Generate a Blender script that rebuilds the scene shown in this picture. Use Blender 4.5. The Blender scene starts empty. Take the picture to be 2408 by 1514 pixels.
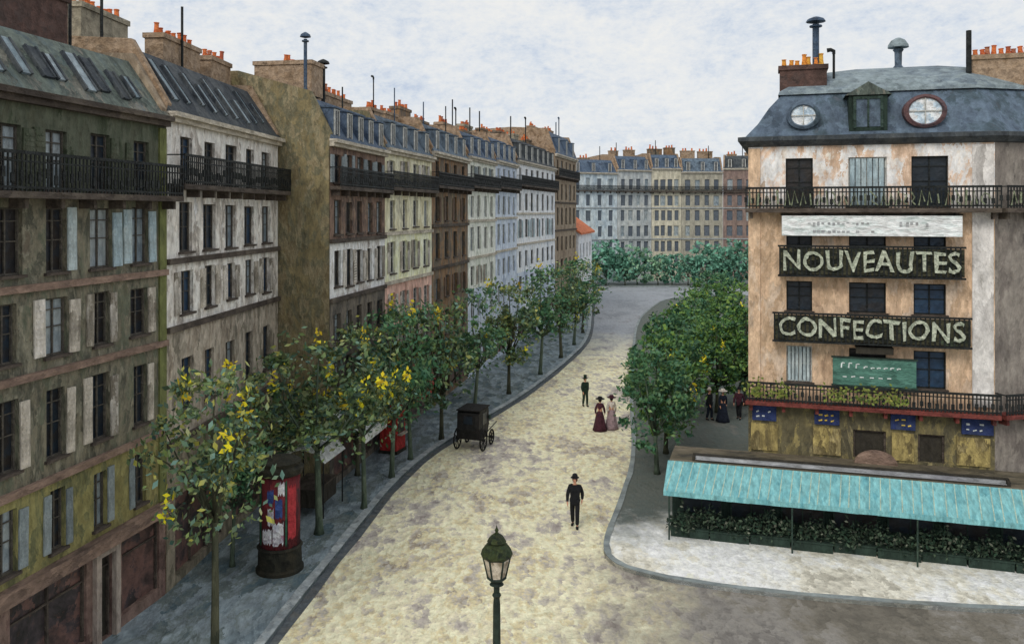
import bpy, math, random
from mathutils import Vector, Matrix
random.seed(7)
PI=math.pi; R=math.radians
sc=bpy.context.scene; COL=sc.collection
sc.view_settings.view_transform='Standard'; sc.view_settings.look='None'; sc.view_settings.exposure=0
# ---------------------------------------------------------------- colours / materials
def C(h,k=1.0):
    o=[]
    for i in (0,2,4):
        c=int(h[i:i+2],16)/255; c=c/12.92 if c<.04045 else ((c+.055)/1.055)**2.4
        o.append(min(.88,c*k))
    return (o[0],o[1],o[2],1)
GAIN=1.36
def paint(name,cols,scale=3.0,stretch=(1,1,1),big=.5,rough=.85,bump=.6,mixv=.45,gain=None,lo=.36,hi=.64,fine=.34,island=False,perobj=0,spec=.3,nr=.75,dist=.5):
    g=GAIN if gain is None else gain
    m=bpy.data.materials.new(name); m.use_nodes=True; nt=m.node_tree; N=nt.nodes; L=nt.links
    for n in list(N): N.remove(n)
    out=N.new('ShaderNodeOutputMaterial'); p=N.new('ShaderNodeBsdfPrincipled'); L.new(p.outputs[0],out.inputs[0])
    p.inputs['Roughness'].default_value=rough; p.inputs['Specular IOR Level'].default_value=spec
    tc=N.new('ShaderNodeTexCoord')
    cr=N.new('ShaderNodeValToRGB'); e=cr.color_ramp.elements; n=len(cols)
    e[0].position=0; e[0].color=C(cols[0],g); e[1].position=1; e[1].color=C(cols[-1],g)
    for i in range(1,n-1):
        x=e.new(i/(n-1)); x.color=C(cols[i],g)
    if island:      # leaves: one random tone per leaf, drifting slowly through the crown
        nb=N.new('ShaderNodeTexNoise'); nb.inputs['Scale'].default_value=big; nb.inputs['Detail'].default_value=2; L.new(tc.outputs['Object'],nb.inputs[0])
        mr=N.new('ShaderNodeMapRange'); mr.inputs[1].default_value=lo; mr.inputs[2].default_value=hi; L.new(nb.outputs['Fac'],mr.inputs[0])
        mx=N.new('ShaderNodeMix'); mx.data_type='FLOAT'; mx.inputs[0].default_value=mixv; ge=N.new('ShaderNodeNewGeometry')
        L.new(mr.outputs[0],mx.inputs[2]); L.new(ge.outputs['Random Per Island'],mx.inputs[3]); src=mx.outputs[0]
        if perobj:
            oi=N.new('ShaderNodeObjectInfo'); m2=N.new('ShaderNodeMix'); m2.data_type='FLOAT'; m2.inputs[0].default_value=perobj
            L.new(src,m2.inputs[2]); L.new(oi.outputs['Random'],m2.inputs[3]); src=m2.outputs[0]
        L.new(src,cr.inputs[0]); L.new(cr.outputs[0],p.inputs['Base Color'])
        return m
    mp=N.new('ShaderNodeMapping'); mp.inputs['Scale'].default_value=stretch
    L.new(tc.outputs['Object'],mp.inputs[0])
    nd=N.new('ShaderNodeTexNoise'); nd.inputs['Scale'].default_value=scale*1.2; nd.inputs['Detail'].default_value=4; nd.inputs['Roughness'].default_value=.7
    L.new(mp.outputs[0],nd.inputs[0])
    ma=N.new('ShaderNodeVectorMath'); ma.operation='MULTIPLY_ADD'; L.new(nd.outputs['Color'],ma.inputs[0]); s=1.9/scale
    ma.inputs[1].default_value=(s,s,s); L.new(mp.outputs[0],ma.inputs[2])
    vo=N.new('ShaderNodeTexVoronoi'); vo.inputs['Scale'].default_value=scale; L.new(ma.outputs[0],vo.inputs[0])
    sp=N.new('ShaderNodeSeparateColor'); L.new(vo.outputs['Color'],sp.inputs[0])
    nb=N.new('ShaderNodeTexNoise'); nb.inputs['Scale'].default_value=big; nb.inputs['Detail'].default_value=6; nb.inputs['Roughness'].default_value=nr; nb.inputs['Distortion'].default_value=dist
    L.new(mp.outputs[0],nb.inputs[0])
    mr=N.new('ShaderNodeMapRange'); mr.inputs[1].default_value=lo; mr.inputs[2].default_value=hi; L.new(nb.outputs['Fac'],mr.inputs[0])
    mx=N.new('ShaderNodeMix'); mx.data_type='FLOAT'; mx.inputs[0].default_value=mixv
    L.new(mr.outputs[0],mx.inputs[2]); L.new(sp.outputs[0],mx.inputs[3])
    src=mx.outputs[0]
    if perobj:
        oi=N.new('ShaderNodeObjectInfo'); m2=N.new('ShaderNodeMix'); m2.data_type='FLOAT'; m2.inputs[0].default_value=perobj
        L.new(src,m2.inputs[2]); L.new(oi.outputs['Random'],m2.inputs[3]); src=m2.outputs[0]
    L.new(src,cr.inputs[0])
    mf=N.new('ShaderNodeMapRange'); mf.inputs[1].default_value=.3; mf.inputs[2].default_value=.7; mf.inputs[3].default_value=1-fine; mf.inputs[4].default_value=1+fine; L.new(nd.outputs['Fac'],mf.inputs[0])
    vm=N.new('ShaderNodeVectorMath'); vm.operation='SCALE'; L.new(cr.outputs[0],vm.inputs[0]); L.new(mf.outputs[0],vm.inputs[3])
    L.new(vm.outputs[0],p.inputs['Base Color'])
    if bump>0:
        ad=N.new('ShaderNodeMath'); ad.operation='ADD'; L.new(nd.outputs['Fac'],ad.inputs[0]); L.new(vo.outputs['Distance'],ad.inputs[1])
        b=N.new('ShaderNodeBump'); b.inputs['Strength'].default_value=bump; b.inputs['Distance'].default_value=.09; L.new(ad.outputs[0],b.inputs['Height']); L.new(b.outputs[0],p.inputs['Normal'])
    return m
M={}
def P(k,*a,**kw): M[k]=paint(k,*a,**kw)
VS=(1,1,.45)
P('h1_top',['282e24','3b4232','54584a','484a3c','626454'],4,VS)
P('h1_wall',['42403a','64604e','565a4c','746e5e','4a4a40','807c6c','5c5448'],3.4,VS)
P('h1_mez',['5a563c','767048','868054','5a5c42','928a5e'],3.4,VS)
P('h1_shop',['443630','65504a','7a665c','4c3c34'],3,(1,1,.6))
P('olive',['4c5030','666a40','484c30'],3,VS)
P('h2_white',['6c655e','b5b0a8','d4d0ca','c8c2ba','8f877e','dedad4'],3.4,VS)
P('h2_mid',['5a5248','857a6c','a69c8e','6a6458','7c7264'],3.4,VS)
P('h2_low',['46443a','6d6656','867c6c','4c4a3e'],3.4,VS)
P('party',['4a4232','6a6248','7a6e50','5c5a48','84795f','685c44','847a58'],2.6,(1,1,.5),big=.8)
P('h3_up',['4a3a34','6a564a','7c6658','4a3e3a','8a7868'],4,VS)
P('h3_white',['6a5c54','b4aea8','d8d4d0','dcd9d6','807870'],4,VS)
P('h3_low',['4c463e','6f675c','45423e','7c7468'],3,VS)
P('h4_cream',['8c8468','bfb898','d4ceb4','8c8674'],3,VS)
P('h4_yel',['bcb88c','dad8ac','e6e4c0','a8a47c'],3,VS)
P('h4_pink',['8c6a5c','bc9688','cfac9c','86685c'],3,VS)
P('h5',['504030','70573f','80664c','585048','6c6250','84745c'],3,VS)
P('h6',['8c9288','bec1b4','d4d6ca','989c90'],3,VS)
P('h7',['7c889a','a6b0c0','bec6d0','8c9498'],3,VS)
P('h8',['8c929c','c6cace','e0e2e2','acacaa'],3,VS)
P('h9',['5c5044','7c6c5a','908270','5e5448'],3,VS)
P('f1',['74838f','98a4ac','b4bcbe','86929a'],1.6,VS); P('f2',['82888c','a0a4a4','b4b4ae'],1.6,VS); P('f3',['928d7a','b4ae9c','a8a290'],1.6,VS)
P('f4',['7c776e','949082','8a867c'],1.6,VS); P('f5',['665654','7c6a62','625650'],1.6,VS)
P('slate',['323c46','46525e','5a6874','242c36'],3,(1,1,.5),rough=.7)
P('slate_dark',['181c22','2e343a','44484a','20242a'],3,(1,1,.5),rough=.7)
P('slate_green',['343e40','4c5858','5c645c','3c4440','716e64','56646a'],3,(1,1,.5),rough=.7)
P('slate_blue',['2a3444','425062','4e5c6c','283040'],3,(1,1,.5),rough=.7)
P('slate_r',['323e4a','44505e','52606e','38464e','484c54'],2.8,(1,1,.6),rough=.7)
P('zinc',['505c66','6c7880','808c90','5c686c'],2.6,(1,1,1),rough=.7,gain=1.15)
P('sky_glass',['56646c','76868e','98a4aa','4c585c'],5,VS,rough=.5,perobj=.4,gain=1.15)  # pale blue-grey stands in for sky reflected in the skylights
P('oval_glass',['7c90a4','b8c8d4','dce2e4','94a8b8'],4,(1,1,1),rough=.5,gain=1.3)
P('brick_ch',['62503e','85705a','96826e','5c4c3c'],4,(1,1,1))
P('brick_dk',['382c28','54403a','3a3432'],3,(1,1,1))
P('grey_ch',['5c564c','7f7868','918876','645c50'],3,(1,1,1))
P('pot',['94482e','b45c38','c4703f','8c4430','b89070'],6,perobj=.6)
P('pot_y',['c08c38','d07c38','c8a848'],6,perobj=.6)
P('iron',['121618','1c2020','262a28'],4,rough=.6,gain=1)
P('iron_g',['1c2c28','2c4038','3a4c40'],4,rough=.5,gain=1)
P('pipe_b',['2c3c50','3c5068','505c68'],4,rough=.5,gain=1)
P('pane',['12161c','1c2834','2a2420','24303c','16181a'],3,rough=.35,gain=1,perobj=.6,bump=.2,spec=.4)
P('pane_b',['1c3048','26405a','16222c','2a3038'],3,rough=.35,gain=1,perobj=.6,bump=.2,spec=.4)
P('pane_pale',['5a6874','7c8890','98a0a2','6c6c6c'],4,VS,rough=.5,perobj=.4,gain=1.2)
P('pane_far',['505a66','646c76','5a626a'],2,rough=.5,perobj=.7,gain=1)  # distance haze put into the colour: lighter, greyer panes for the far row
P('pane_shop',['3a302e','5a4844','7a5c54','4a4244','33302e','8c6458'],1.6,rough=.4,gain=1,bump=.1,spec=.3)
P('fr_w',['8c8c86','a8a8a4','b8b8b2'],5); P('fr_d',['343230','4c4842','645e54'],5)
P('fr_far',['84888a','94989a'],5)  # far trim, low contrast: haze is in the colour
P('sh_blue',['748690','93a4aa','a8b2b2','5c6a74'],6,(1,1,.3),perobj=.4)
P('sh_cream',['8c8476','b8b0a4','6d665a','c8c2ba','a09888'],6,(1,1,.3),perobj=.5)
P('sh_grey',['5c6468','7f888a','989c9c'],6,(1,1,.3),perobj=.5)
P('sh_brown',['54443a','6c5a4c','443a34'],6,(1,1,.3),perobj=.5)
P('trim_pink',['544640','786458','8c7668'],4,(.5,1,1))
P('trim_dk',['2e2824','48403a','5a5248'],4,(.5,1,1))
P('trim_lt',['8c8474','b0a89a','746c60'],4,(.5,1,1))
P('door_frame',['86786c','a0948a','8c7c70'],4,(1,1,.4),gain=1.2)
P('gutter',['3c4044','50565a','5c5a54'],3)
P('r_wall',['8c7560','b4987e','caae92','a88e74','c4b09c','947e6a'],3.2,VS)
P('r_white',['a08c7a','cfc6bc','e0dcd8','c8ae98','a88e78','d8d0c8'],2.4,VS,big=.8)
P('r_pil',['837e7a','b0aca8','c8c4c0','94908a'],2.6,VS)
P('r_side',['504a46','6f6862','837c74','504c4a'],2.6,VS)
P('r_base',['6c6644','867a50','5c5640','4a4638','9c9068'],3.4,VS)
P('red_trim',['4a2824','6c3630','3c2422'],3)
P('ring_trim',['3c3c44','5c4444','4c3c40'],4)
P('banner',['94a4a0','ccd6d2','e0e4e0','a0b0ac'],4,(.6,1,2))
P('board',['101410','242820','4c4a38','181c18','54604c','12140f'],5,(.6,1,1),gain=1,big=2.5,lo=.42,hi=.75)
P('letter',['686c5c','a4ac98','c4c8b4','848c7c','cfd0c0'],8,bump=.8,big=3,gain=1.25)
P('ornament',['4c5444','747c64','98a084','3c4438'],7,bump=.8,big=3,gain=1.15)
P('letter_w',['b8c4c0','dfe2de'],5)
P('green_sign',['34544a','4a7064','5c8476'],4,(.6,1,1.5))
P('blue_sign',['1c2440','28345c','343c50'],4)
P('tan_panel',['6e6240','a0905c','5c5238','b8a878'],5,VS)
P('door_dk',['26241f','3a362e','302e2c'],3,VS,gain=1)
P('green_wall',['1c2c26','2c3c34','16221e'],3,VS,gain=1)
P('ext_roof',['33312c','504a3c','625a4c','2c2a26'],2.6,(.5,1,1))
P('plank',['74747a','949698','5c5a56'],3,(.4,1,1))
P('shrub',['0c1814','16281f','2c4434','546450','12201a','a8ac98'],2,island=True,mixv=.85,gain=1)
P('ivy',['4a5c28','6c7c34','8c944c','38482c','a8a850'],2,island=True,mixv=.8,gain=1)
LF=dict(island=True,mixv=.68,lo=.33,hi=.67,rough=.6,perobj=.18)
P('leaf_a',['142218','28402c','3c5636','565c38','2c4842','74864c','5c7c74','a09c44','8c9884','4c6438'],.9,gain=1.35,**LF)
P('leaf_b',['16302a','28503f','3c6448','50744c','2c5040','6a8450','5c8078','90985a'],.9,gain=1.3,**LF)
P('leaf_c',['1c3426','2a4c38','426840','587c42','74903e','305040','8c9c50'],.9,gain=1.15,**LF)
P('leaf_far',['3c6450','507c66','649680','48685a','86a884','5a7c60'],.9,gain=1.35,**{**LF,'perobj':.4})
P('leaf_y',['c8b820','dcd030','b89c28','d0c448'],2,island=True,gain=1.3)
P('bark',['24261e','3c4032','50503f','343e2e'],6,(1,1,.25),gain=1.1)
P('bark_g',['38443a','4f5c4c','667060'],6,(1,1,.25),gain=1.1)
P('skin',['b08068','c09078'],8); P('black_cloth',['0e1014','1a1c20','16161a'],8,gain=1); P('navy_cloth',['161c2a','222a3c'],8,gain=1)
P('maroon',['3a1c26','4c2834','2c1c2c'],8,gain=1); P('white_cloth',['a49c94','c4bcb4','948a84'],8); P('hair',['1a1410','2a201a'],8,gain=1); P('pinkish',['746468','948084'],8); P('green_cloth',['1c2c24','283c30'],8,gain=1)
P('awn_blue',['5c9aa4','74b0b6','86bec0','66a4ac'],4,(1.5,.5,.5),big=1.2,gain=1.05)
P('awn_stripe',['90bcb6','b0c0ac','a0c0b4'],4,gain=1.05)
P('awn_red',['6c2424','9c302c','842c30'],3); P('awn_white',['94999c','cdd0d0','858a8c'],3); P('awn_dk',['1c2430','2c3440'],3,gain=1)
P('orange_roof',['a0583c','b86c48','8c5040'],3)
P('lamp_iron',['16201c','22302a','2e4036'],6,rough=.5,gain=1,bump=.5)
P('lamp_cap',['1f2c20','30402a','444e2c','1c281e','5c5c34'],11,rough=.6,gain=1,bump=.8)
P('lamp_glass',['5c5450','a89c8c','cfc4b4','84745c','c8c0c0'],9,rough=.3,bump=.3,gain=1.1)  # pale tones paint the reflection on the lantern glass
P('col_drum',['4a1c24','6c282c','3c1c24','283428'],3,VS,gain=1.1)
P('col_dark',['1c1c18','2c2c24','3a3428'],4,gain=1)
P('po_white',['9ca0b0','d4d4d6','84788c','a85058'],6,gain=1.2); P('po_blue',['243464','34487c','2c345c'],5); P('po_green',['1c4434','2c5c44'],5); P('po_red',['8c2830','a4383c'],5); P('po_yel',['c0a040','cfb458'],5)
P('tyre',['141414','201e1c'],5,gain=1); P('cab',['0e1012','1c1c1c','2a2422'],3,rough=.6,gain=1)
P('kerbm',['6a747a','8c9498','a4aaaa','5c6468'],2.5,gain=1.15)
P('pave_l',['525e66','6d7a80','88949a','66706e','4e6068','7a8a8e'],2.2,(1,.45,1),big=.5,gain=1.2)
P('pave_far',['6c7478','848c8c','787c78'],1,gain=1.1)
# road : cream dust with soft grey and brown dabs; other surfaces blend in by place
def road_mat(name,cA,mixes,gain=1.5):
    m=paint(name,cA,3.4,(1,.6,1),big=.22,gain=gain,lo=.38,hi=.62,mixv=.3,bump=.8,fine=.24,nr=.74,dist=.15)
    nt=m.node_tree; N=nt.nodes; L=nt.links
    pr=[n for n in N if n.type=='BSDF_PRINCIPLED'][0]; src=pr.inputs['Base Color'].links[0].from_socket
    ramp=[n for n in N if n.type=='VALTORGB'][0]; fs=ramp.inputs[0].links[0].from_socket
    tc=[n for n in N if n.type=='TEX_COORD'][0]
    nz=N.new('ShaderNodeTexNoise'); nz.inputs['Scale'].default_value=.4; nz.inputs['Detail'].default_value=6; nz.inputs['Roughness'].default_value=.7; L.new(tc.outputs['Object'],nz.inputs[0])
    for cB,ax,a,b,amp in mixes:
        r2=N.new('ShaderNodeValToRGB'); e=r2.color_ramp.elements
        e[0].color=C(cB[0],1.25); e[1].color=C(cB[-1],1.25)
        for i in range(1,len(cB)-1):
            x=e.new(i/(len(cB)-1)); x.color=C(cB[i],1.25)
        L.new(fs,r2.inputs[0])
        d=N.new('ShaderNodeVectorMath'); d.operation='DOT_PRODUCT'; d.inputs[1].default_value=ax; L.new(tc.outputs['Object'],d.inputs[0])
        ad=N.new('ShaderNodeMath'); ad.operation='MULTIPLY_ADD'; ad.inputs[1].default_value=amp; L.new(nz.outputs['Fac'],ad.inputs[0]); L.new(d.outputs['Value'],ad.inputs[2])
        mr=N.new('ShaderNodeMapRange'); mr.inputs[1].default_value=a; mr.inputs[2].default_value=b; L.new(ad.outputs[0],mr.inputs[0])
        mx=N.new('ShaderNodeMix'); mx.data_type='RGBA'; L.new(mr.outputs[0],mx.inputs[0]); L.new(src,mx.inputs[6]); L.new(r2.outputs[0],mx.inputs[7]); src=mx.outputs[2]
    L.new(src,pr.inputs['Base Color'])
    return m
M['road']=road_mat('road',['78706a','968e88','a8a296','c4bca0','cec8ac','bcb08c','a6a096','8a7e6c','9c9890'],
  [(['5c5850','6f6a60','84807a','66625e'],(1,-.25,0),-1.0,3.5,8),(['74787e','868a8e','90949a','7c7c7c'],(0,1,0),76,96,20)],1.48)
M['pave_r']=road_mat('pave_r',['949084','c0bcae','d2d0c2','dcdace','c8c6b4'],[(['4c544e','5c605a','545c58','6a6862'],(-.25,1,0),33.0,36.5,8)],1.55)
# ---------------------------------------------------------------- mesh builder
class MB:
    def __init__(s): s.v=[]; s.f=[]
    def quad(s,*p):
        i=len(s.v); s.v+=[tuple(q) for q in p]; s.f.append(tuple(range(i,i+len(p)))); return s
    def box(s,x0,x1,y0,y1,z0,z1):
        i=len(s.v); s.v+=[(x0,y0,z0),(x1,y0,z0),(x1,y1,z0),(x0,y1,z0),(x0,y0,z1),(x1,y0,z1),(x1,y1,z1),(x0,y1,z1)]
        for f in ((0,3,2,1),(4,5,6,7),(0,1,5,4),(1,2,6,5),(2,3,7,6),(3,0,4,7)): s.f.append(tuple(i+k for k in f))
        return s
    def prism(s,poly,z0,z1):
        i=len(s.v); n=len(poly); s.v+=[(p[0],p[1],z0) for p in poly]+[(p[0],p[1],z1) for p in poly]
        s.f.append(tuple(range(i+n,i+2*n))); s.f.append(tuple(range(i+n-1,i-1,-1)))
        for k in range(n): s.f.append((i+k,i+(k+1)%n,i+n+(k+1)%n,i+n+k))
        return s
    def xprism(s,poly,x0,x1):   # poly in (y,z)
        i=len(s.v); n=len(poly); s.v+=[(x0,p[0],p[1]) for p in poly]+[(x1,p[0],p[1]) for p in poly]
        s.f.append(tuple(range(i,i+n))); s.f.append(tuple(range(i+2*n-1,i+n-1,-1)))
        for k in range(n): s.f.append((i+k,i+n+k,i+n+(k+1)%n,i+(k+1)%n))
        return s
    def lathe(s,prof,c=(0,0,0),n=16,sx=1,sy=1,wave=0,wn=9):
        i=len(s.v)
        for r,z in prof:
            for k in range(n):
                a=2*PI*k/n; rr=r*(1+wave*math.sin(wn*a)); s.v.append((c[0]+rr*math.cos(a)*sx,c[1]+rr*math.sin(a)*sy,c[2]+z))
        for j in range(len(prof)-1):
            for k in range(n): s.f.append((i+j*n+k,i+j*n+(k+1)%n,i+(j+1)*n+(k+1)%n,i+(j+1)*n+k))
        s.f.append(tuple(i+k for k in range(n-1,-1,-1))); m=i+(len(prof)-1)*n; s.f.append(tuple(m+k for k in range(n)))
        return s
    def path(s,pts,rs,n=7,closed=False):
        i=len(s.v); pts=[Vector(p) for p in pts]; m=len(pts)
        for j,p in enumerate(pts):
            if closed: d=pts[(j+1)%m]-pts[j-1]
            else: d=pts[min(j+1,m-1)]-pts[max(j-1,0)]
            d.normalize(); a=Vector((0,0,1)) if abs(d.z)<.9 else Vector((1,0,0)); u=d.cross(a).normalized(); w=d.cross(u)
            r=rs[j] if isinstance(rs,(list,tuple)) else rs
            for k in range(n):
                t=2*PI*k/n; q=p+u*math.cos(t)*r+w*math.sin(t)*r; s.v.append(tuple(q))
        for j in range(m if closed else m-1):
            for k in range(n): a=i+j*n; b=i+((j+1)%m)*n; s.f.append((a+k,a+(k+1)%n,b+(k+1)%n,b+k))
        if not closed: s.f.append(tuple(i+k for k in range(n-1,-1,-1))); s.f.append(tuple(i+(m-1)*n+k for k in range(n)))
        return s
    def mesh(s,name,mat,smooth=False):
        me=bpy.data.meshes.new(name); me.from_pydata(s.v,[],s.f); me.update()
        if mat: me.materials.append(M[mat] if isinstance(mat,str) else mat)
        if smooth:
            for p in me.polygons: p.use_smooth=True
        return me
    def build(s,name,mat,parent=None,loc=(0,0,0),rot=0,smooth=False): return link(name,s.mesh(name,mat,smooth),parent,loc,rot)
def link(name,me,parent=None,loc=(0,0,0),rot=0):
    o=bpy.data.objects.new(name,me); COL.objects.link(o); o.location=loc; o.rotation_euler=(0,0,rot)
    if parent: o.parent=parent
    return o
def tag(o,label,cat,group=None):
    o['label']=label; o['category']=cat
    if group: o['group']=group
    return o
def thing(name,label,cat,loc=(0,0,0),rot=0,group=None):
    o=bpy.data.objects.new(name,None); COL.objects.link(o); o.location=loc; o.rotation_euler=(0,0,rot); o.empty_display_size=.3
    return tag(o,label,cat,group)
def struct(o): o['kind']='structure'; return o
# ---------------------------------------------------------------- text and skin meshes (evaluated)
def text_mesh(s,size,mat,wid,jit=0,off=.02,ext=.03):
    cu=bpy.data.curves.new('t','FONT'); cu.body=s; cu.size=size; cu.extrude=ext; cu.offset=off; cu.align_x='CENTER'; cu.align_y='CENTER'; cu.space_character=1.05; cu.resolution_u=4
    o=bpy.data.objects.new('t',cu); COL.objects.link(o); bpy.context.view_layer.update()
    me=bpy.data.meshes.new_from_object(o.evaluated_get(bpy.context.evaluated_depsgraph_get())); bpy.data.objects.remove(o)
    xs=[v.co.x for v in me.vertices]; k=wid/(max(xs)-min(xs)); cx=(max(xs)+min(xs))/2
    for v in me.vertices:
        x=(v.co.x-cx)*k; y=v.co.y; z=v.co.z
        v.co=(x+jit*(math.sin(y*9+x*3)+.6*math.sin(x*41+y*23)),-z,y+jit*(1.3*math.sin(x*4.3)+.6*math.sin(x*37+y*19)))
    me.materials.clear(); me.materials.append(M[mat]); return me
def skin_mesh(verts,edges,radii,root,mat,sub=1,flat=.8):
    me=bpy.data.meshes.new('sk'); me.from_pydata(verts,edges,[]); o=bpy.data.objects.new('sk',me); COL.objects.link(o)
    md=o.modifiers.new('s','SKIN'); md.use_smooth_shade=True
    d=me.skin_vertices[0].data
    for i,r in enumerate(radii): d[i].radius=(r,r*flat) if not isinstance(r,tuple) else r
    d[root].use_root=True
    if sub: sb=o.modifiers.new('b','SUBSURF'); sb.levels=sub; sb.render_levels=sub
    bpy.context.view_layer.update()
    m2=bpy.data.meshes.new_from_object(o.evaluated_get(bpy.context.evaluated_depsgraph_get())); bpy.data.objects.remove(o)
    m2.materials.clear(); m2.materials.append(M[mat])
    for p in m2.polygons: p.use_smooth=True
    return m2
class SK:
    def __init__(s): s.v=[]; s.e=[]; s.r=[]; s.n={}
    def add(s,n,p,r,par=None):
        s.n[n]=len(s.v); s.v.append(p); s.r.append(r)
        if par: s.e.append((s.n[par],s.n[n]))
    def mesh(s,root,mat,sub=1,flat=1.0): return skin_mesh(s.v,s.e,s.r,s.n[root],mat,sub,flat)
def person(label,loc,rot,female,c,stride=.16,hat='bowler',group=None,scale=1.0,arm=.05):
    t=thing('person',label,'person',loc,rot,group); t.scale=(scale,)*3
    b=SK()
    b.add('pel',(0,0,.95),.12); b.add('sp',(0,0,1.15),.11,'pel'); b.add('ch',(0,0,1.36),.13,'sp'); b.add('nb',(0,0,1.49),.06,'ch'); b.add('nk',(0,-.01,1.55),.048,'nb')
    b.add('jaw',(0,-.03,1.61),.062,'nk'); b.add('hd',(0,-.01,1.68),.082,'jaw'); b.add('cr',(0,0,1.755),.06,'hd'); b.add('ns',(0,-.115,1.66),.014,'hd')
    J={}
    for s,q in ((1,'l'),(-1,'r')):
        w=.155 if female else .185
        sw=s*arm*2
        sh=(s*w,0,1.43); el=(s*(w+.07),.03+sw,1.15); wr=(s*(w+.06),-.06+sw*1.6,.93); pm=(s*(w+.05),-.08+sw*1.7,.86)
        lg=s*stride; hp=(s*.09,0,.9); kn=(s*.095,-.05-lg*.45,.5); an=(s*.095,.02-lg,.09); to=(s*.11,-.13-lg,.035)
        J[q]=(sh,el,wr,pm,hp,kn,an,to)
        b.add(q+'sh',sh,.055,'ch'); b.add(q+'el',el,.042,q+'sh'); b.add(q+'wr',wr,.028,q+'el'); b.add(q+'pm',pm,.034,q+'wr')
        for i in range(4): 
            fx=pm[0]; fy=pm[1]-.03+.02*i
            b.add(q+'f%d'%i,(fx-s*.004,fy,pm[2]-.045),.009,q+'pm'); b.add(q+'g%d'%i,(fx-s*.02,fy-.01,pm[2]-.075-(.012 if i in(1,2) else 0)),.008,q+'f%d'%i)
        b.add(q+'th',(pm[0]-s*.02,pm[1]-.045,pm[2]-.01),.01,q+'pm')
        b.add(q+'hp',hp,.085,'pel'); b.add(q+'kn',kn,.055,q+'hp'); b.add(q+'an',an,.038,q+'kn'); b.add(q+'to',to,.034,q+'an')
    link('body',b.mesh('pel','skin',1),t)
    for s in (-1,1):
        MB().lathe([(.001,-.011),(.009,-.006),(.012,0),(.009,.006),(.001,.011)],(s*.03,-.082,1.69),8).build('eye','hair',t)
        MB().lathe([(.004,-.03),(.014,-.015),(.016,.01),(.006,.03)],(s*.086,.0,1.665),8).build('ear','skin',t)
    MB().box(-.024,.024,-.096,-.085,1.612,1.62).build('mouth','maroon',t)
    MB().lathe([(.075,-.09),(.093,-.03),(.094,.03),(.07,.085),(.01,.105)],(0,.022,1.685),12).build('hair','hair',t,smooth=True)
    k=SK(); k.add('hem',(0,0,.98 if female else .74),.13 if female else .2); k.add('wa',(0,0,1.08),.11 if female else .175,'hem'); k.add('ch',(0,-.01,1.34),.15 if female else .19,'wa'); k.add('co',(0,0,1.49),.085,'ch')
    for q in 'lr':
        sh,el,wr,*_=J[q]; k.add(q+'s',sh,.085,'ch'); k.add(q+'e',el,.07,q+'s'); k.add(q+'w',wr,.05,q+'e')
    link('blouse' if female else 'coat',k.mesh('wa',c[0],1),t)
    if female:
        MB().lathe([(.13,1.06),(.17,.98),(.22,.8),(.28,.5),(.34,.2),(.39,.03)],(0,.02,0),28,1,1.1,.06,7).build('skirt',c[1],t,smooth=True)
    else:
        k=SK(); k.add('p',(0,0,.93),.14)
        for q in 'lr': k.add(q+'h',J[q][4],.11,'p'); k.add(q+'k',J[q][5],.085,q+'h'); k.add(q+'a',J[q][6],.072,q+'k')
        link('trousers',k.mesh('p',c[1],1),t)
    for q in 'lr':
        a=J[q][6]; o=J[q][7]; MB().path([(a[0],a[1]+.04,.05),(a[0],a[1]-.04,.055),(o[0],o[1],.035),(o[0],o[1]-.04,.03)],[.045,.05,.045,.02],8).build('shoe','black_cloth',t,smooth=True)
    if hat=='bowler': pr=[(.15,0),(.155,.012),(.1,.015),(.1,.07),(.085,.12),(.04,.15),(.005,.155)]
    elif hat=='top': pr=[(.17,0),(.175,.012),(.095,.015),(.1,.2),(.098,.21),(.005,.21)]
    else: pr=[(.25,0),(.26,.02),(.12,.035),(.13,.09),(.09,.14),(.01,.15)]
    MB().lathe(pr,(0,.0,1.735),18).build('hat',c[2],t,smooth=False)
    return t
GP=lambda px,py:(( px-1204)/2000*24000/(py-500),24000/(py-500))
PV=.12
x,y=GP(1352,1238); person('man in black coat and hat walking towards the viewer in mid road',(x,y,.004),R(-10),False,('black_cloth','black_cloth','black_cloth'),.17,'bowler',scale=1.08)
x,y=GP(1376,955); person('slim person in dark green coat standing farther up the road, brimmed hat',(x,y,.004),R(20),False,('green_cloth','green_cloth','green_cloth'),.1,'top')
x,y=GP(1411,1012); person('woman in long maroon dress and dark hat, left of the strolling pair',(x,y,.004),R(160),True,('maroon','maroon','black_cloth'),.05,'wide')
x,y=GP(1438,1008); person('woman in pale blouse and dusky skirt, right of the strolling pair',(x,y,.004),R(175),True,('white_cloth','pinkish','maroon'),.05,'wide')
x,y=GP(1668,992); person('person in dark coat and pale hat by right-hand trees, leftmost of three',(x,y,PV),R(40),False,('black_cloth','navy_cloth','white_cloth'),.1,'bowler')
x,y=GP(1700,996); person('woman in navy dress with pale hat, middle of three by the corner',(x,y,PV),R(0),True,('navy_cloth','navy_cloth','white_cloth'),.05,'wide')
x,y=GP(1738,990); person('person in maroon coat nearest the corner building wall, rightmost of three',(x,y,PV),R(-30),False,('maroon','black_cloth','black_cloth'),.1,'bowler')
txt_nouv=text_mesh('NOUVEAUTES',1.08,'letter',6.1,.026,.012,.04)
txt_conf=text_mesh('CONFECTIONS',1.0,'letter',6.4,.028,.012,.04)
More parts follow.
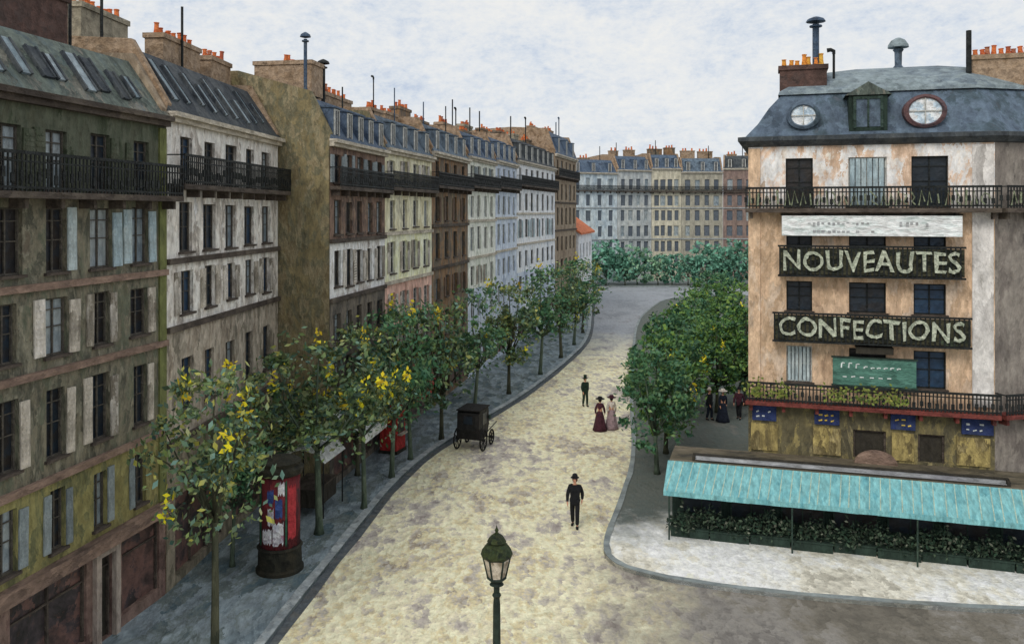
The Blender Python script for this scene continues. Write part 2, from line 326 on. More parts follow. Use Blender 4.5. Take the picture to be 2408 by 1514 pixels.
# ---------------------------------------------------------------- windows
WC={}
def win_meshes(w,h,pane,frame,shut):
    k=(round(w,2),round(h,2),pane,frame,shut)
    if k in WC: return WC[k]
    a=w/2
    pm=MB().quad((-a,.17,0),(a,.17,0),(a,.17,h),(-a,.17,h)).mesh('window',pane)
    fr=MB(); t=.05; b=.11
    fr.box(-a+.002,-a+t,b,.165,.002,h-.002).box(a-t,a-.002,b,.165,.002,h-.002).box(-a+t,a-t,b,.165,.002,t).box(-a+t,a-t,b,.165,h-t,h-.002).box(-.025,.025,b+.01,.16,t,h-t)
    for q in (.5,.8): fr.box(-a+t,-.025,b+.02,.155,h*q-.015,h*q+.015); fr.box(.025,a-t,b+.02,.155,h*q-.015,h*q+.015)
    fm=fr.mesh('window_frame',frame)
    sl=MB().box(-a-.08,a+.08,-.09,.1,-.07,.003).mesh('sill','trim_dk')
    sm=None
    if shut:
        s=MB(); s.box(0,w*.48,-.055,-.012,.02,h-.02)
        n=max(4,int(h/.14))
        for i in range(n): z=.08+(h-.16)*i/n; s.box(.05,w*.48-.05,-.07,-.056,z,z+.06)
        sm=s.mesh('shutter',shut)
    WC[k]=(pm,fm,sl,sm); return WC[k]
def window(root,x,z,w,h,pane='pane',frame='fr_d',shut=None,detail=2,loc=None,rot=0,sides=(1,1)):
    pm,fm,sl,sm=win_meshes(w,h,pane,frame,shut)
    l=(x,0,z) if loc is None else (loc[0]+x*math.cos(rot),loc[1]+x*math.sin(rot),z)
    o=link('window',pm,root,l,rot)
    if detail>0: link('window_frame',fm,o)
    if detail>1: link('sill',sl,o)
    if sm:
        for sd,ok in ((-1,sides[0]),(1,sides[1])):
            if not ok: continue
            s=link('shutter',sm,o,(-w/2-w*.48-.02 if sd<0 else w/2+.02,0,random.uniform(-.03,.03))); s.rotation_euler=(0,R(random.uniform(-1.4,1.4)),0); s.scale=(random.uniform(.85,1.0),1,random.uniform(.94,1.03))
    return o
def wall_grid(x0,x1,z0,z1,ops,depth=.2):
    mb=MB(); ops=[o for o in ops if o[2]>=z0-1e-6 and o[3]<=z1+1e-6]
    xs=sorted(set([x0,x1]+[round(v,4) for o in ops for v in o[:2]])); zs=sorted(set([z0,z1]+[round(v,4) for o in ops for v in o[2:]]))
    for i in range(len(xs)-1):
        for j in range(len(zs)-1):
            cx=(xs[i]+xs[i+1])/2; cz=(zs[j]+zs[j+1])/2
            if any(o[0]<cx<o[1] and o[2]<cz<o[3] for o in ops): continue
            mb.quad((xs[i],0,zs[j]),(xs[i+1],0,zs[j]),(xs[i+1],0,zs[j+1]),(xs[i],0,zs[j+1]))
    for a,b,c,d in ops:
        D=depth
        mb.quad((a,0,c),(a,D,c),(a,D,d),(a,0,d)).quad((b,0,c),(b,0,d),(b,D,d),(b,D,c)).quad((a,0,c),(b,0,c),(b,D,c),(a,D,c)).quad((a,0,d),(a,D,d),(b,D,d),(b,0,d))
    return mb
def balcony(root,x0,x1,z,h=.85,proj=.6,mat='iron',step=.14,slab='trim_dk',loc=(0,0,0),rot=0,orn=None,bw=.045):
    b=MB().box(x0,x1,-proj,-.003,z-.16,z); n=int((x1-x0)/1.2)
    for i in range(n+1): xx=x0+.15+(x1-x0-.4)*i/max(1,n); b.box(xx,xx+.12,-proj*.7,-.004,z-.4,z-.162)
    o=b.build('balcony',slab,root,loc,rot)
    r=MB(); r.box(x0,x1,-proj,-proj+.05,z+h-.08,z+h); r.box(x0,x1,-proj+.01,-proj+.04,z+.06,z+.12); r.box(x0,x1,-proj+.01,-proj+.04,z+h*.72,z+h*.72+.04)
    n=int((x1-x0)/step)
    for i in range(n+1):
        xx=x0+(x1-x0-bw)*i/n; r.box(xx,xx+bw,-proj+.012,-proj+.038,z+.002,z+h-.082)
        if i%2==0: zz=random.uniform(.15,.35); r.box(xx-.035,xx+.075,-proj+.008,-proj+.042,z+h*zz,z+h*(zz+.25))
    for xx in (x0,x1-.03): r.box(xx,xx+.03,-proj+.05,-.01,z+h-.06,z+h-.02); 
    r.build('railing',mat,o)
    if orn:   # wrought scrolls fixed along the rail
        g=MB(); xx=x0+.1; y=-proj-.02
        while xx<x1-.3:
            w=.12+.2*random.random(); zz=z+.1; hh=h*random.uniform(.5,.72); q=random.random()
            if q<.35: g.path([(xx+w*.1*random.random(),y,zz),(xx+w*.5,y,zz+hh),(xx+w,y,zz+hh*random.uniform(0,.3))],.026,5)
            elif q<.6: g.path([(xx,y,zz+hh),(xx+w*.8,y,zz+hh*random.uniform(.5,.9)),(xx+w*.2,y,zz+hh*.3),(xx+w,y,zz+.02)],.026,5)
            elif q<.85: g.path([(xx+w/2,y,zz+random.uniform(0,.1)),(xx+w/2+random.uniform(-.05,.05),y,zz+hh)],random.uniform(.025,.045),5)
            else: g.path([(xx+w/2+w*.45*math.cos(t*.9),y,zz+hh/2+hh*.45*math.sin(t*.9)) for t in range(6)],.028,5)
            xx+=w+.03+.1*random.random()
        g.build('scrollwork',orn,o)
    return o
def pots(ch,x0,x1,y0,z,mat='pot',step=.3,big=1):
    n=max(2,int((x1-x0)/step)); me=[]
    for v in range(2):
        h=.3*big if v==0 else .42*big
        me.append(MB().lathe([(.1*big,0),(.11*big,.04),(.085*big,h*.5),(.08*big,h-.04),(.1*big,h-.03),(.1*big,h),(.06*big,h),(.06*big,h-.1)],(0,0,0),9).mesh('chimney_pot',mat))
    for i in range(n):
        if random.random()<.12: continue
        o=link('chimney_pot',me[random.random()<.3],ch,(x0+(x1-x0)*(i+.5)/n+random.uniform(-.05,.05),y0+random.uniform(-.08,.08),z)); o.scale=(1,1,random.uniform(.7,1.2)); o.rotation_euler=(random.uniform(-.08,.08),random.uniform(-.08,.08),0)
def chimney(root,x0,x1,y0,y1,z0,z1,mat='brick_ch',pm='pot',step=.3,big=1):
    b=MB().box(x0,x1,y0,y1,z0,z1-.18).box(x0-.06,x1+.06,y0-.06,y1+.06,z1-.18,z1)
    o=b.build('chimney',mat,root); pots(o,x0+.1,x1-.1,(y0+y1)/2,z1,pm,step,big); return o
def flue(root,x,y,z0,z1,r=.05,mat='iron',cowl=0):
    b=MB().lathe([(r*1.3,0),(r*1.3,.1),(r,.12),(r,z1-z0)],(x,y,z0),8)
    o=b.build('flue_pipe',mat,root)
    if cowl==1: MB().lathe([(.04,0),(r*3.0,.05),(r*2.5,.16),(r*1,.24),(.01,.27)],(x,y,z1+.04),10).lathe([(r*1.9,0),(r*1.9,.06)],(x,y,z1-.12),10).build('cowl',mat,o)
    if cowl==2: MB().path([(x-.0,y,z1-.02),(x,y,z1+.1),(x-.12,y,z1+.16),(x-.26,y,z1+.14)],[r*1.3,r*1.5,r*1.6,r*1.8],8).build('cowl',mat,o)
    return o
def house(name,label,P0,P1,depth,zc,ztop,inset,zones,rows,cols,ww,pane='pane',frame='fr_d',shuts=None,roof='slate',sky=0,dorm=0,balc=None,strings=(),side='party',party=(1,1),chim=(),flues=(),shop=None,detail=2,cor='trim_lt',trim='trim_dk',strmat=None,partymat=None,irr=0,pale=.22):
    u=Vector((P1[0]-P0[0],P1[1]-P0[1])); w=u.length; ang=math.atan2(u.y,u.x)
    t=thing(name,label,'house' if w<16 else 'building',(P0[0],P0[1],0),ang)
    ops=[]; wl=[]
    for ri,row in enumerate(rows):
        z0,z1,sh=row[:3]; k0=row[3] if len(row)>3 else ww
        for c in cols:
            k=k0*random.choice((.86,.93,1,1.08)); c2=c+random.uniform(-.07,.07); za=round(z0+random.uniform(-.05,.05),2); zb=round(z1+random.uniform(-.06,.06),2)
            a=c2-k/2; b=c2+k/2
            if a<.1 or b>w-.1: continue
            ops.append((a,b,za,zb)); wl.append((c2,za,k,zb-za,sh))
    sops=[]
    if shop:
        for a,b,c,d,m in shop: ops.append((a,b,c,d)); sops.append((a,b,c,d,m))
    for z0,z1,m in zones: wall_grid(0,w,z0,z1,ops).build('wall',m,t)
    for c,z0,k,h,sh in wl:
        window(t,c,z0,k,h,'pane_pale' if random.random()<pale else pane,frame,sh,detail,sides=(random.random()>irr,random.random()>irr))
    for a,b,c,d,m in sops:
        o=MB().quad((a,.16,c),(b,.16,c),(b,.16,d),(a,.16,d)).build('shop_window' if m!='door_dk' else 'door',m,t)
        f=MB(); n=max(1,int((b-a)/1.1)); 
        for i in range(n+1): xx=a+(b-a-.06)*i/n; f.box(xx,xx+.06,.08,.155,c+.002,d-.002)
        f.box(a,b,.09,.15,d-.5,d-.45); f.build('window_frame',trim,o)
    e=.008
    prof=[(.015,0),(.015,zc+.1),(-.05,zc+.42),(inset-.12,ztop+.25),(depth/2,ztop+.5),(depth,ztop+.25),(depth,0)]
    if party[0]: MB().xprism(prof,e,.26).build('party_wall',partymat or side,t)
    if party[1]: MB().xprism(prof,w-.26,w-e).build('party_wall',partymat or side,t)
    MB().quad((0,depth-.01,0),(w,depth-.01,0),(w,depth-.01,zc),(0,depth-.01,zc)).build('back_wall',side,t)
    MB().xprism([(.012,zc),(-.15,zc+.18),(inset,ztop),(depth/2,ztop+.3),(depth-.02,ztop),(depth-.02,zc)],.012,w-.012).build('roof',roof,t)
    MB().box(0,w,-.34,.01,zc+.02,zc+.17).box(0,w,-.2,.009,zc-.14,zc+.018).build('cornice',cor,t)
    for z in strings: MB().box(.0,w,-.13,.008,z-.09,z+.09).build('string_course',strmat or trim,t)
    dy=inset+.15; dz=ztop-zc-.18; Ls=math.hypot(dy,dz)
    if sky:
        for i in range(sky):
            xx=.5+(w-1.3)*(i+.5)/sky+random.uniform(-.2,.2); s0=.15+random.uniform(0,.15); s1=.75+random.uniform(-.15,.12); wd=random.uniform(.2,.36)
            ny=-dz/Ls*.07; nz=dy/Ls*.07; a=(-.15+dy*s0,zc+.18+dz*s0); b=(-.15+dy*s1,zc+.18+dz*s1)
            o=MB().xprism([a,b,(b[0]+ny,b[1]+nz),(a[0]+ny,a[1]+nz)],xx-wd/2,xx+wd/2).build('skylight','sky_glass' if random.random()<.6 else 'slate_dark',t)
            MB().xprism([a,b,(b[0]+ny*1.5,b[1]+nz*1.5),(a[0]+ny*1.5,a[1]+nz*1.5)],xx+wd/2+.002,xx+wd/2+.07).xprism([a,b,(b[0]+ny*1.5,b[1]+nz*1.5),(a[0]+ny*1.5,a[1]+nz*1.5)],xx-wd/2-.07,xx-wd/2-.002).build('skylight_frame','slate_dark',o)
    if dorm:
        hz=dz*.68; k=.72
        body=MB().xprism([(-.02,zc+.3),(-.02,zc+.3+hz),(inset+.3,zc+.3+hz+.1),(inset+.3,zc+.3)],-k/2,k/2).xprism([(-.12,zc+.3+hz),(-.12,zc+.37+hz),(inset+.35,zc+.47+hz),(inset+.35,zc+.4+hz)],-k/2-.06,k/2+.06).mesh('dormer',roof)
        pn=MB().quad((-.2,-.045,zc+.42),(.2,-.045,zc+.42),(.2,-.045,zc+.2+hz),(-.2,-.045,zc+.2+hz)).mesh('pane','pane')
        fr=MB().box(-.32,-.2,-.06,-.022,zc+.36,zc+.27+hz).box(.2,.32,-.06,-.022,zc+.36,zc+.27+hz).box(-.2,.2,-.06,-.022,zc+.2+hz,zc+.27+hz).box(-.03,.03,-.06,-.046,zc+.42,zc+.2+hz).mesh('dormer_frame','fr_w')
        for i in range(dorm):
            o=link('dormer',body,t,(w*(i+.5)/dorm+random.uniform(-.12,.12),0,0)); link('pane',pn,o); link('dormer_frame',fr,o)
    if balc: balcony(t,.02,w-.02,balc[0],balc[1],balc[2] if len(balc)>2 else .55)
    for c in chim: chimney(t,*c)
    for f in flues: flue(t,*f)
    return t
def colsn(w,n,m=.0): return [m+(w-2*m)*(i+.5)/n for i in range(n)]
# ---- left row, near to far
v=Vector((1.24,6.5)).normalized()
P0=Vector((-12.04,20))-v*6
t1=house('olive_townhouse','dark olive five-storey house at left edge with black balcony and brown shopfront',P0,(-10.8,26.5),11,14.8,16.7,1.1,
 [(0,3.0,'h1_shop'),(3.0,5.24,'h1_mez'),(5.24,12.46,'h1_wall'),(12.46,14.8,'h1_top')],
 [(3.35,4.85,'sh_grey',.62),(5.75,7.5,'sh_cream',.72),(8.35,9.8,'sh_cream',.75),(10.5,12.15,'sh_blue',.85),(12.56,14.15,'h1_top',.85)],
 [6+x for x in (-5,-3.25,-1.5,.25,1.9,3.55,5.35)],.8,'pane','fr_d',roof='slate_green',sky=15,balc=(12.5,.95,.65),strings=(10.15,7.96,5.24),side='grey_ch',partymat='h9',
 shop=[(6.3,9.0,.45,2.55,'pane_shop'),(9.45,10.05,.14,2.6,'door_dk'),(10.5,12.3,.45,2.55,'pane_shop'),(1,5.6,.45,2.55,'pane_shop')],
 chim=[(8.2,10.8,2.0,2.7,16.5,18.35,'brick_dk','pot'),(3.5,5.5,2.2,2.9,16.5,18.1,'brick_ch','pot')],flues=[(11.4,2.4,16.5,19.0,.05,'iron',0)],cor='trim_dk',strmat='trim_pink',irr=.3,pale=.4)
MB().box(0,12.61,-.28,-.002,2.72,3.08).build('fascia','trim_pink',t1)
MB().box(9.24,9.44,-.14,.05,.12,2.72).box(10.06,10.26,-.14,.05,.12,2.72).box(9.441,10.059,-.12,.05,2.5,2.718).build('door_frame','door_frame',t1)
MB().box(12.25,12.6,-.06,.005,3.1,14.6).build('pilaster','olive',t1)
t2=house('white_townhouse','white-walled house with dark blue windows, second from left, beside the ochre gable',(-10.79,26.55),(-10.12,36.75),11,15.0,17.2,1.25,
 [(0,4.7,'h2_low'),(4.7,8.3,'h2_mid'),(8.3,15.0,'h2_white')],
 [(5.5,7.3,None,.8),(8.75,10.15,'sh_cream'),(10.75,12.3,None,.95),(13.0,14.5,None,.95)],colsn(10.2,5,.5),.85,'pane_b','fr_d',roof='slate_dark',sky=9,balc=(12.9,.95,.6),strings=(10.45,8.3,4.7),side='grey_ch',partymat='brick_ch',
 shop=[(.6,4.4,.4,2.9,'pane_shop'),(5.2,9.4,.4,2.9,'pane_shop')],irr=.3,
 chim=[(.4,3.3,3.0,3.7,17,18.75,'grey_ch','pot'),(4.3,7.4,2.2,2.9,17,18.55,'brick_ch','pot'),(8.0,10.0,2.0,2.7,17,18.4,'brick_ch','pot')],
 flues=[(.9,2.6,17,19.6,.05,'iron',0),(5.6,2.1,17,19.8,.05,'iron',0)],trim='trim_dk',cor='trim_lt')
pts=[(775,36.5),(905,44),(1015,52),(1100,61),(1165,69),(1215,77),(1305,93),(1355,105)]
PT=[((a-1204)/2000*b,b) for a,b in pts]
def rw(zc,s=1.0,sh=(None,None,None,None,None),b=0): 
    f=zc/15.0
    return [(z0*f,z1*f,sh[i]) for i,(z0,z1) in enumerate([(4.0,5.5),(6.3,7.6),(8.7,10.3),(11.0,12.5),(13.3,14.6)])]
specs=[
 ('brown_townhouse','brown house with whitewashed middle storeys, just beyond the ochre gable wall',15.0,17.0,[(0,8.1,'h3_low'),(8.1,10.75,'h3_white'),(10.75,15,'h3_up')],5,'slate_blue','sh_brown',(None,None,'sh_cream',None,'sh_grey')),
 ('cream_townhouse','cream house with bright yellow-cream band and pink storey below',15.2,17.2,[(0,6.0,'h3_low'),(6.0,8.2,'h4_pink'),(8.2,10.8,'h4_yel'),(10.8,15.2,'h4_cream')],4,'slate','fr_w',('sh_cream','sh_cream','sh_cream',None,'sh_cream')),
 ('rust_townhouse','rust-brown house between the cream house and the pale house',15.6,17.6,[(0,8.4,'h5'),(8.4,15.6,'h5')],4,'slate','fr_d',(None,'sh_brown',None,'sh_brown',None)),
 ('pale_townhouse','pale greenish-white house with blue slate roof, midway along left row',15.9,18.0,[(0,6.4,'h7'),(6.4,15.9,'h6')],4,'slate_blue','fr_w',(None,'sh_cream',None,None,'sh_grey')),
 ('bluish_townhouse','narrow pale blue house wedged between two white houses',16.1,18.3,[(0,16.1,'h7')],4,'slate_blue','fr_w',(None,)*5),
 ('bright_townhouse','bright white house near the far end of the left row',16.6,18.9,[(0,6.5,'h7'),(6.5,16.6,'h8')],7,'slate_dark','fr_d',(None,None,'sh_blue',None,None)),
 ('tan_townhouse','tall tan house with blue mansard closing the left row',18.3,21.0,[(0,18.3,'h9')],5,'slate_blue','fr_d',(None,)*5)]
for i,(nm,lb,zc,zt,zn,nc,rf,frm,sh) in enumerate(specs):
    a=Vector(PT[i]); b=Vector(PT[i+1]); w=(b-a).length; d=(b-a).normalized()
    a2=a+d*.01; b2=b-d*.01
    if frm.startswith('sh'): frm='fr_d'
    ch=[]; fl=[]
    x=.4
    while x<w-2:
        l=random.uniform(1.6,2.8); yy=random.uniform(1.9,2.9); ch.append((x,min(x+l,w-.3),yy,yy+.6,zt-.1,zt+random.uniform(.5,1.15),random.choice(['brick_ch','brick_ch','h5','grey_ch']),'pot',.32)); x+=l+random.uniform(.3,1.2)
    for k in range(2): fl.append((random.uniform(.6,w-.5),random.uniform(1.2,2.6),zt-.1,zt+random.uniform(1.6,2.7),.03+.006*i,random.choice(['iron','pipe_b']),random.choice([0,0,2])))
    if i==0:
        ch=[(.9,2.2,1.2,3.9,17.2,18.75,'brick_ch','pot',.3),(3.2,6.8,2.2,2.8,16.9,17.95,'brick_ch','pot',.3)]
        fl=[(.35,1.25,17.3,19.55,.08,'pipe_b',1),(3.0,1.5,17,18.85,.1,'iron',1),(6.0,1.7,17,18.3,.04,'iron',0)]
    rows=rw(zc,1,sh)
    t=house(nm,lb,a2,b2,10,zc,zt,1.0,zn,rows,colsn(w,nc,.2),.8+.03*i,'pane',frm,roof=rf,dorm=nc if i not in(6,) else 3,balc=(zc*(13.3/15.0)-.16,.85,.5),strings=(zc*8.2/15,zc*10.75/15),side='party' if i==0 else 'brick_ch',party=(1,1),chim=ch,flues=fl,
       shop=[(.5,w/2-.4,.4,2.8,'pane_shop'),(w/2+.3,w-.5,.4,2.8,'pane_shop')],detail=2 if i<3 else 1,trim='trim_dk',strmat='trim_lt' if i in(1,3,4,5) else 'trim_dk',irr=.3,pale=.25)
    if i==0:   # high ochre gable facing the square
        MB().xprism([(.03,0),(.03,15.0),(.86,17.25),(4.2,18.2),(7,18.2),(10,17.4),(10,0)],-.012,-.002).build('gable_wall','party',t)
    if i in (0,1,2,5):
        m={0:'awn_white',1:'awn_red',2:'awn_dk',5:'awn_white'}[i]; x0,x1={0:(.2,3.2),1:(.6,4.6),2:(1,5),5:(2,9)}[i]
        aw=MB().xprism([(-.01,3.35),(-.01,3.3),(-1.5,2.45),(-1.5,2.1),(-1.53,2.1),(-1.53,2.48)],x0,x1).build('awning',m,t)
        for xx in (x0+.1,x1-.1): MB().path([(xx,-.02,2.3),(xx,-1.45,2.4)],.02,6).build('awning_arm','iron',aw)
def small_house():
    P0=(8.35,107); P1=(11.25,120); u=Vector((P1[0]-P0[0],P1[1]-P0[1])); w=u.length
    t=thing('small_white_house','small white house with orange roof at the bend of the street','house',(P0[0],P0[1],0),math.atan2(u.y,u.x))
    ops=[];W=[]
    for z0,z1 in ((1,2.5),(3.4,5),(6,8)):
        for c in colsn(w,4,.3): ops.append((c-.6,c+.6,z0,z1)); W.append((c,z0,z1-z0))
    wall_grid(0,w,0,9.4,ops).build('wall','h8',t)
    for c,z0,h in W: window(t,c,z0,1.2,h,'pane_b','fr_w',None,1)
    MB().xprism([(.02,0),(.02,9.4),(3.5,12),(7,9.4),(7,0)],.005,.2).xprism([(.02,0),(.02,9.4),(3.5,12),(7,9.4),(7,0)],w-.2,w-.005).build('gable_wall','h8',t)
    MB().xprism([(-.4,9.2),(3.5,12.05),(7.4,9.2),(7.4,9.45),(3.5,12.3),(-.4,9.45)],-.3,w+.3).build('roof','orange_roof',t)
    chimney(t,3,4.2,3.2,3.9,11.5,13.2,'brick_ch','pot')
small_house()
# ---- far row closing the street
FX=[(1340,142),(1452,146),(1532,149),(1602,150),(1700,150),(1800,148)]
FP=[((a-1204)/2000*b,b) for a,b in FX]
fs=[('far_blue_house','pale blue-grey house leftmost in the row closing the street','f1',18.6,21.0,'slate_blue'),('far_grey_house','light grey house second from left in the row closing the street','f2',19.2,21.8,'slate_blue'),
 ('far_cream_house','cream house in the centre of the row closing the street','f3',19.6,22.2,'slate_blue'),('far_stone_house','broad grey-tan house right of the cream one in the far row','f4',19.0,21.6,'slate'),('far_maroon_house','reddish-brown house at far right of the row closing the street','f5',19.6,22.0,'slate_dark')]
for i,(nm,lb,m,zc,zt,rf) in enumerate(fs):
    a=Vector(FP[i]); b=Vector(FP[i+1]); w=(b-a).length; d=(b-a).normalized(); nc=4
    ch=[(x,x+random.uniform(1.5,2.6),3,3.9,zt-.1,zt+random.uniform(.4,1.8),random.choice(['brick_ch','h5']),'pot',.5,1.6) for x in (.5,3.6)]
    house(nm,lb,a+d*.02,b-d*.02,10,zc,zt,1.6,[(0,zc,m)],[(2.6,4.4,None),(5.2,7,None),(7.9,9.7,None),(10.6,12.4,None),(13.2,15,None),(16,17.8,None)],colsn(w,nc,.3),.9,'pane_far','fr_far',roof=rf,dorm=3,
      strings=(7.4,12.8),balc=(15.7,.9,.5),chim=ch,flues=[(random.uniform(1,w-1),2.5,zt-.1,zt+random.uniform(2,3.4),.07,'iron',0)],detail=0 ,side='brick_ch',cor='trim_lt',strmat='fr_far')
# ---------------------------------------------------------------- right corner building
A=Vector((9.31,33.5)); B=Vector((17.6,31)); u=(B-A).normalized(); RANG=math.atan2(u.y,u.x); RWD=(B-A).length
rb=thing('corner_building','peach corner building with blue-grey mansard, green lettered signs and round attic windows','building',(A.x,A.y,0),RANG)
CX=[1.9,4.35,6.5]
ops=[];W=[]
for ri,(z0,z1) in enumerate([(5.45,6.85),(8.2,9.35),(10.2,11.3),(12.25,14.1)]):
    for ci,c in enumerate(CX):
        k=[.95,1.3,1.1][ci] if ri<3 else [1.0,1.35,1.25][ci]
        ops.append((c-k/2,c+k/2,z0,z1)); W.append((c,z0,k,z1-z0,ri,ci))
gops=[(3.85,5.0,2.7,3.75),(6.1,7.0,2.7,3.75)]
wall_grid(0,RWD,0,4.65,gops).build('wall','r_base',rb)
wall_grid(0,RWD,4.65,12.1,ops).build('wall','r_wall',rb)
wall_grid(0,RWD,12.1,14.7,ops).build('wall','r_white',rb)
for c,z,k,h,ri,ci in W:
    pale=(ri==3 and ci==1) or (ri==0 and ci==0)
    o=window(rb,c,z,k,h,'pane_pale' if pale else ('pane' if ci!=2 else 'pane_b'),'fr_w' if pale else 'iron',None,2)
    if pale:
        m=MB(); n=6
        for q in range(n): m.box(-k/2+.06+q*(k-.12)/n,-k/2+.02+(q+1)*(k-.12)/n,.04,.1,.04,h-.05)
        m.build('shutter','sh_blue',o)
for a,b,c,d in gops: 
    o=MB().quad((a,.15,c),(b,.15,c),(b,.15,d),(a,.15,d)).build('shop_window','door_dk',rb); MB().box(a,a+.07,.08,.145,c,d).box(b-.07,b,.08,.145,c,d).box(a+.07,b-.07,.08,.145,d-.07,d).build('window_frame','trim_dk',o)
a2=math.atan2(.51,.859); L2=6.0; BL=(RWD,0,0)
ops2=[];W2=[]
for z0,z1 in [(5.4,6.9),(8.0,9.6),(10.4,11.6),(12.25,14.1)]:
    for c in (1.9,4.2): ops2.append((c-.5,c+.5,z0,z1)); W2.append((c,z0,z1-z0))
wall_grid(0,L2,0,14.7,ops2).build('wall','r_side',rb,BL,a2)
for c,z,h in W2: window(rb,c,z,1.0,h,'pane','fr_d',None,2,loc=BL,rot=a2)
CL=(RWD+L2*math.cos(a2),L2*math.sin(a2)); Fp=[(0,0),(RWD,0),CL,(CL[0],12),(.3,12)]
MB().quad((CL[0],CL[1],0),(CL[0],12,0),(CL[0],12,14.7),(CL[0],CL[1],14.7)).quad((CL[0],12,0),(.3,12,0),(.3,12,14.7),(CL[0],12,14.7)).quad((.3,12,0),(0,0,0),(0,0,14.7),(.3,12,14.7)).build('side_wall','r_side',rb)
def offs(poly,d):
    n=len(poly); out=[]
    for i in range(n):
        p0=Vector(poly[i-1]); p1=Vector(poly[i]); p2=Vector(poly[(i+1)%n])
        e1=(p1-p0).normalized(); e2=(p2-p1).normalized(); n1=Vector((-e1.y,e1.x)); n2=Vector((-e2.y,e2.x))
        b=(n1+n2); b=b/(b.dot(n1)); q=p1+b*d; out.append((q.x,q.y))
    return out
def loft(levels):
    mb=MB(); n=len(levels[0][0])
    for (pa,za),(pb,zb) in zip(levels,levels[1:]):
        for k in range(n): mb.quad((*pa[k],za),(*pa[(k+1)%n],za),(*pb[(k+1)%n],zb),(*pb[k],zb))
    p,z=levels[-1]; mb.quad(*[(*q,z) for q in p]); return mb
loft([(offs(Fp,-.12),14.95),(offs(Fp,.35),15.5),(offs(Fp,.75),16.15),(offs(Fp,1.25),16.75)]).build('roof','slate_r',rb)
loft([(offs(Fp,1.1),16.72),(offs(Fp,1.15),16.86),(offs(Fp,1.9),17.35),(offs(Fp,2.9),17.8),(offs(Fp,4.2),18.1)]).build('roof_cap','zinc',rb)
loft([(offs(Fp,.05),14.55),(offs(Fp,-.15),14.6),(offs(Fp,-.38),14.78),(offs(Fp,-.38),14.93),(offs(Fp,-.1),14.97)]).build('cornice','slate_dark',rb)
MB().box(0,.45,-.07,.005,4.9,14.5).build('pilaster','r_wall',rb)
MB().box(RWD-.75,RWD-.05,-.07,.005,4.9,14.5).build('pilaster','r_pil',rb)
balcony(rb,-.1,RWD+.1,12.16,.82,.6,'iron',.13,'trim_dk',orn='ornament')
balcony(rb,.0,L2,12.16,.82,.6,'iron',.13,'trim_dk',loc=BL,rot=a2,orn='ornament')
balcony(rb,-.1,RWD+.1,4.72,.75,.55,'iron',.13,'red_trim')
balcony(rb,.0,L2,4.72,.75,.55,'iron',.13,'red_trim',loc=BL,rot=a2)
for cxx in (.3,1.2,3.2,4.3,5.2):
    g=MB()
    for i in range(80):
        xx=cxx+random.gauss(0,.25); zz=4.9+abs(random.gauss(.25,.2)); yy=-.6+random.gauss(0,.07); s=.07
        a=random.uniform(0,6.28); d1=Vector((math.cos(a),random.uniform(-.5,.5),math.sin(a)))*s; d2=Vector((-math.sin(a),random.uniform(-.5,.5),math.cos(a)))*s*.6; p=Vector((xx,yy,zz))
        g.quad(p-d1,p-d2,p+d1,p+d2)
    g.build('balcony_plant','ivy',rb)
for cx,cz,r,ringm in ((2.05,15.75,.5,'slate_r'),(6.35,15.78,.62,'ring_trim')):
    ax=MB(); n=24; yb=1.3; yf=-.02
    prof=[(r+.12,yb),(r+.12,yf),(r,yf-.06),(r-.05,yf-.02),(r-.05,yf+.05)]
    for j in range(len(prof)-1):
        for k in range(n):
            a=2*PI*k/n; b=2*PI*(k+1)/n; p,q=prof[j],prof[j+1]
            ax.quad((cx+p[0]*math.cos(a),p[1],cz+p[0]*math.sin(a)*.85),(cx+p[0]*math.cos(b),p[1],cz+p[0]*math.sin(b)*.85),(cx+q[0]*math.cos(b),q[1],cz+q[0]*math.sin(b)*.85),(cx+q[0]*math.cos(a),q[1],cz+q[0]*math.sin(a)*.85))
    o=ax.build('round_window',ringm,rb)
    MB().quad(*[(cx+(r-.05)*math.cos(2*PI*k/n),yf+.03,cz+(r-.05)*math.sin(2*PI*k/n)*.85) for k in range(n)]).build('pane','oval_glass',o)
    MB().box(cx-.02,cx+.02,yf-.02,yf+.02,cz-r*.8,cz+r*.8).box(cx-r*.9,cx+r*.9,yf-.015,yf+.015,cz-.02,cz+.02).build('window_frame','fr_w',o)
o=MB().box(3.7,5.05,-.02,1.4,15.1,16.45).build('dormer','green_wall',rb)
MB().quad((3.95,-.03,15.25),(4.8,-.03,15.25),(4.8,-.03,16.3),(3.95,-.03,16.3)).build('pane','slate_r',o)
MB().box(3.85,3.95,-.08,-.022,15.2,16.4).box(4.8,4.9,-.08,-.022,15.2,16.4).box(4.34,4.41,-.07,-.032,15.25,16.3).box(3.95,4.8,-.07,-.032,16.3,16.4).build('dormer_frame','iron_g',o)
pm=MB(); pm.quad((3.55,-.12,16.45),(5.2,-.12,16.45),(4.37,-.12,16.95)).quad((3.55,-.12,16.45),(4.37,-.12,16.95),(4.37,1.6,16.95),(3.55,1.6,16.45)).quad((5.2,-.12,16.45),(4.37,-.12,16.95),(4.37,1.6,16.95),(5.2,1.6,16.45)); pm.build('pediment','slate_green',o)
o=chimney(rb,1.2,3.0,1.5,2.3,16.2,17.95,'brick_dk','pot_y',.22,1.0)
flue(rb,2.6,1.9,17.9,19.65,.13,'pipe_b',1)
flue(rb,3.3,2.1,17.0,18.45,.05,'iron',2)
fm=MB().lathe([(.2,0),(.22,.1),(.14,.2),(.15,.75),(.22,.85),(.12,.95)],(6.0,4.3,18.0),12).build('roof_vent','slate_r',rb)
MB().lathe([(.42,0),(.4,.12),(.28,.3),(.1,.4),(.01,.42)],(6.0,4.3,18.95),12).build('cowl','zinc',fm)
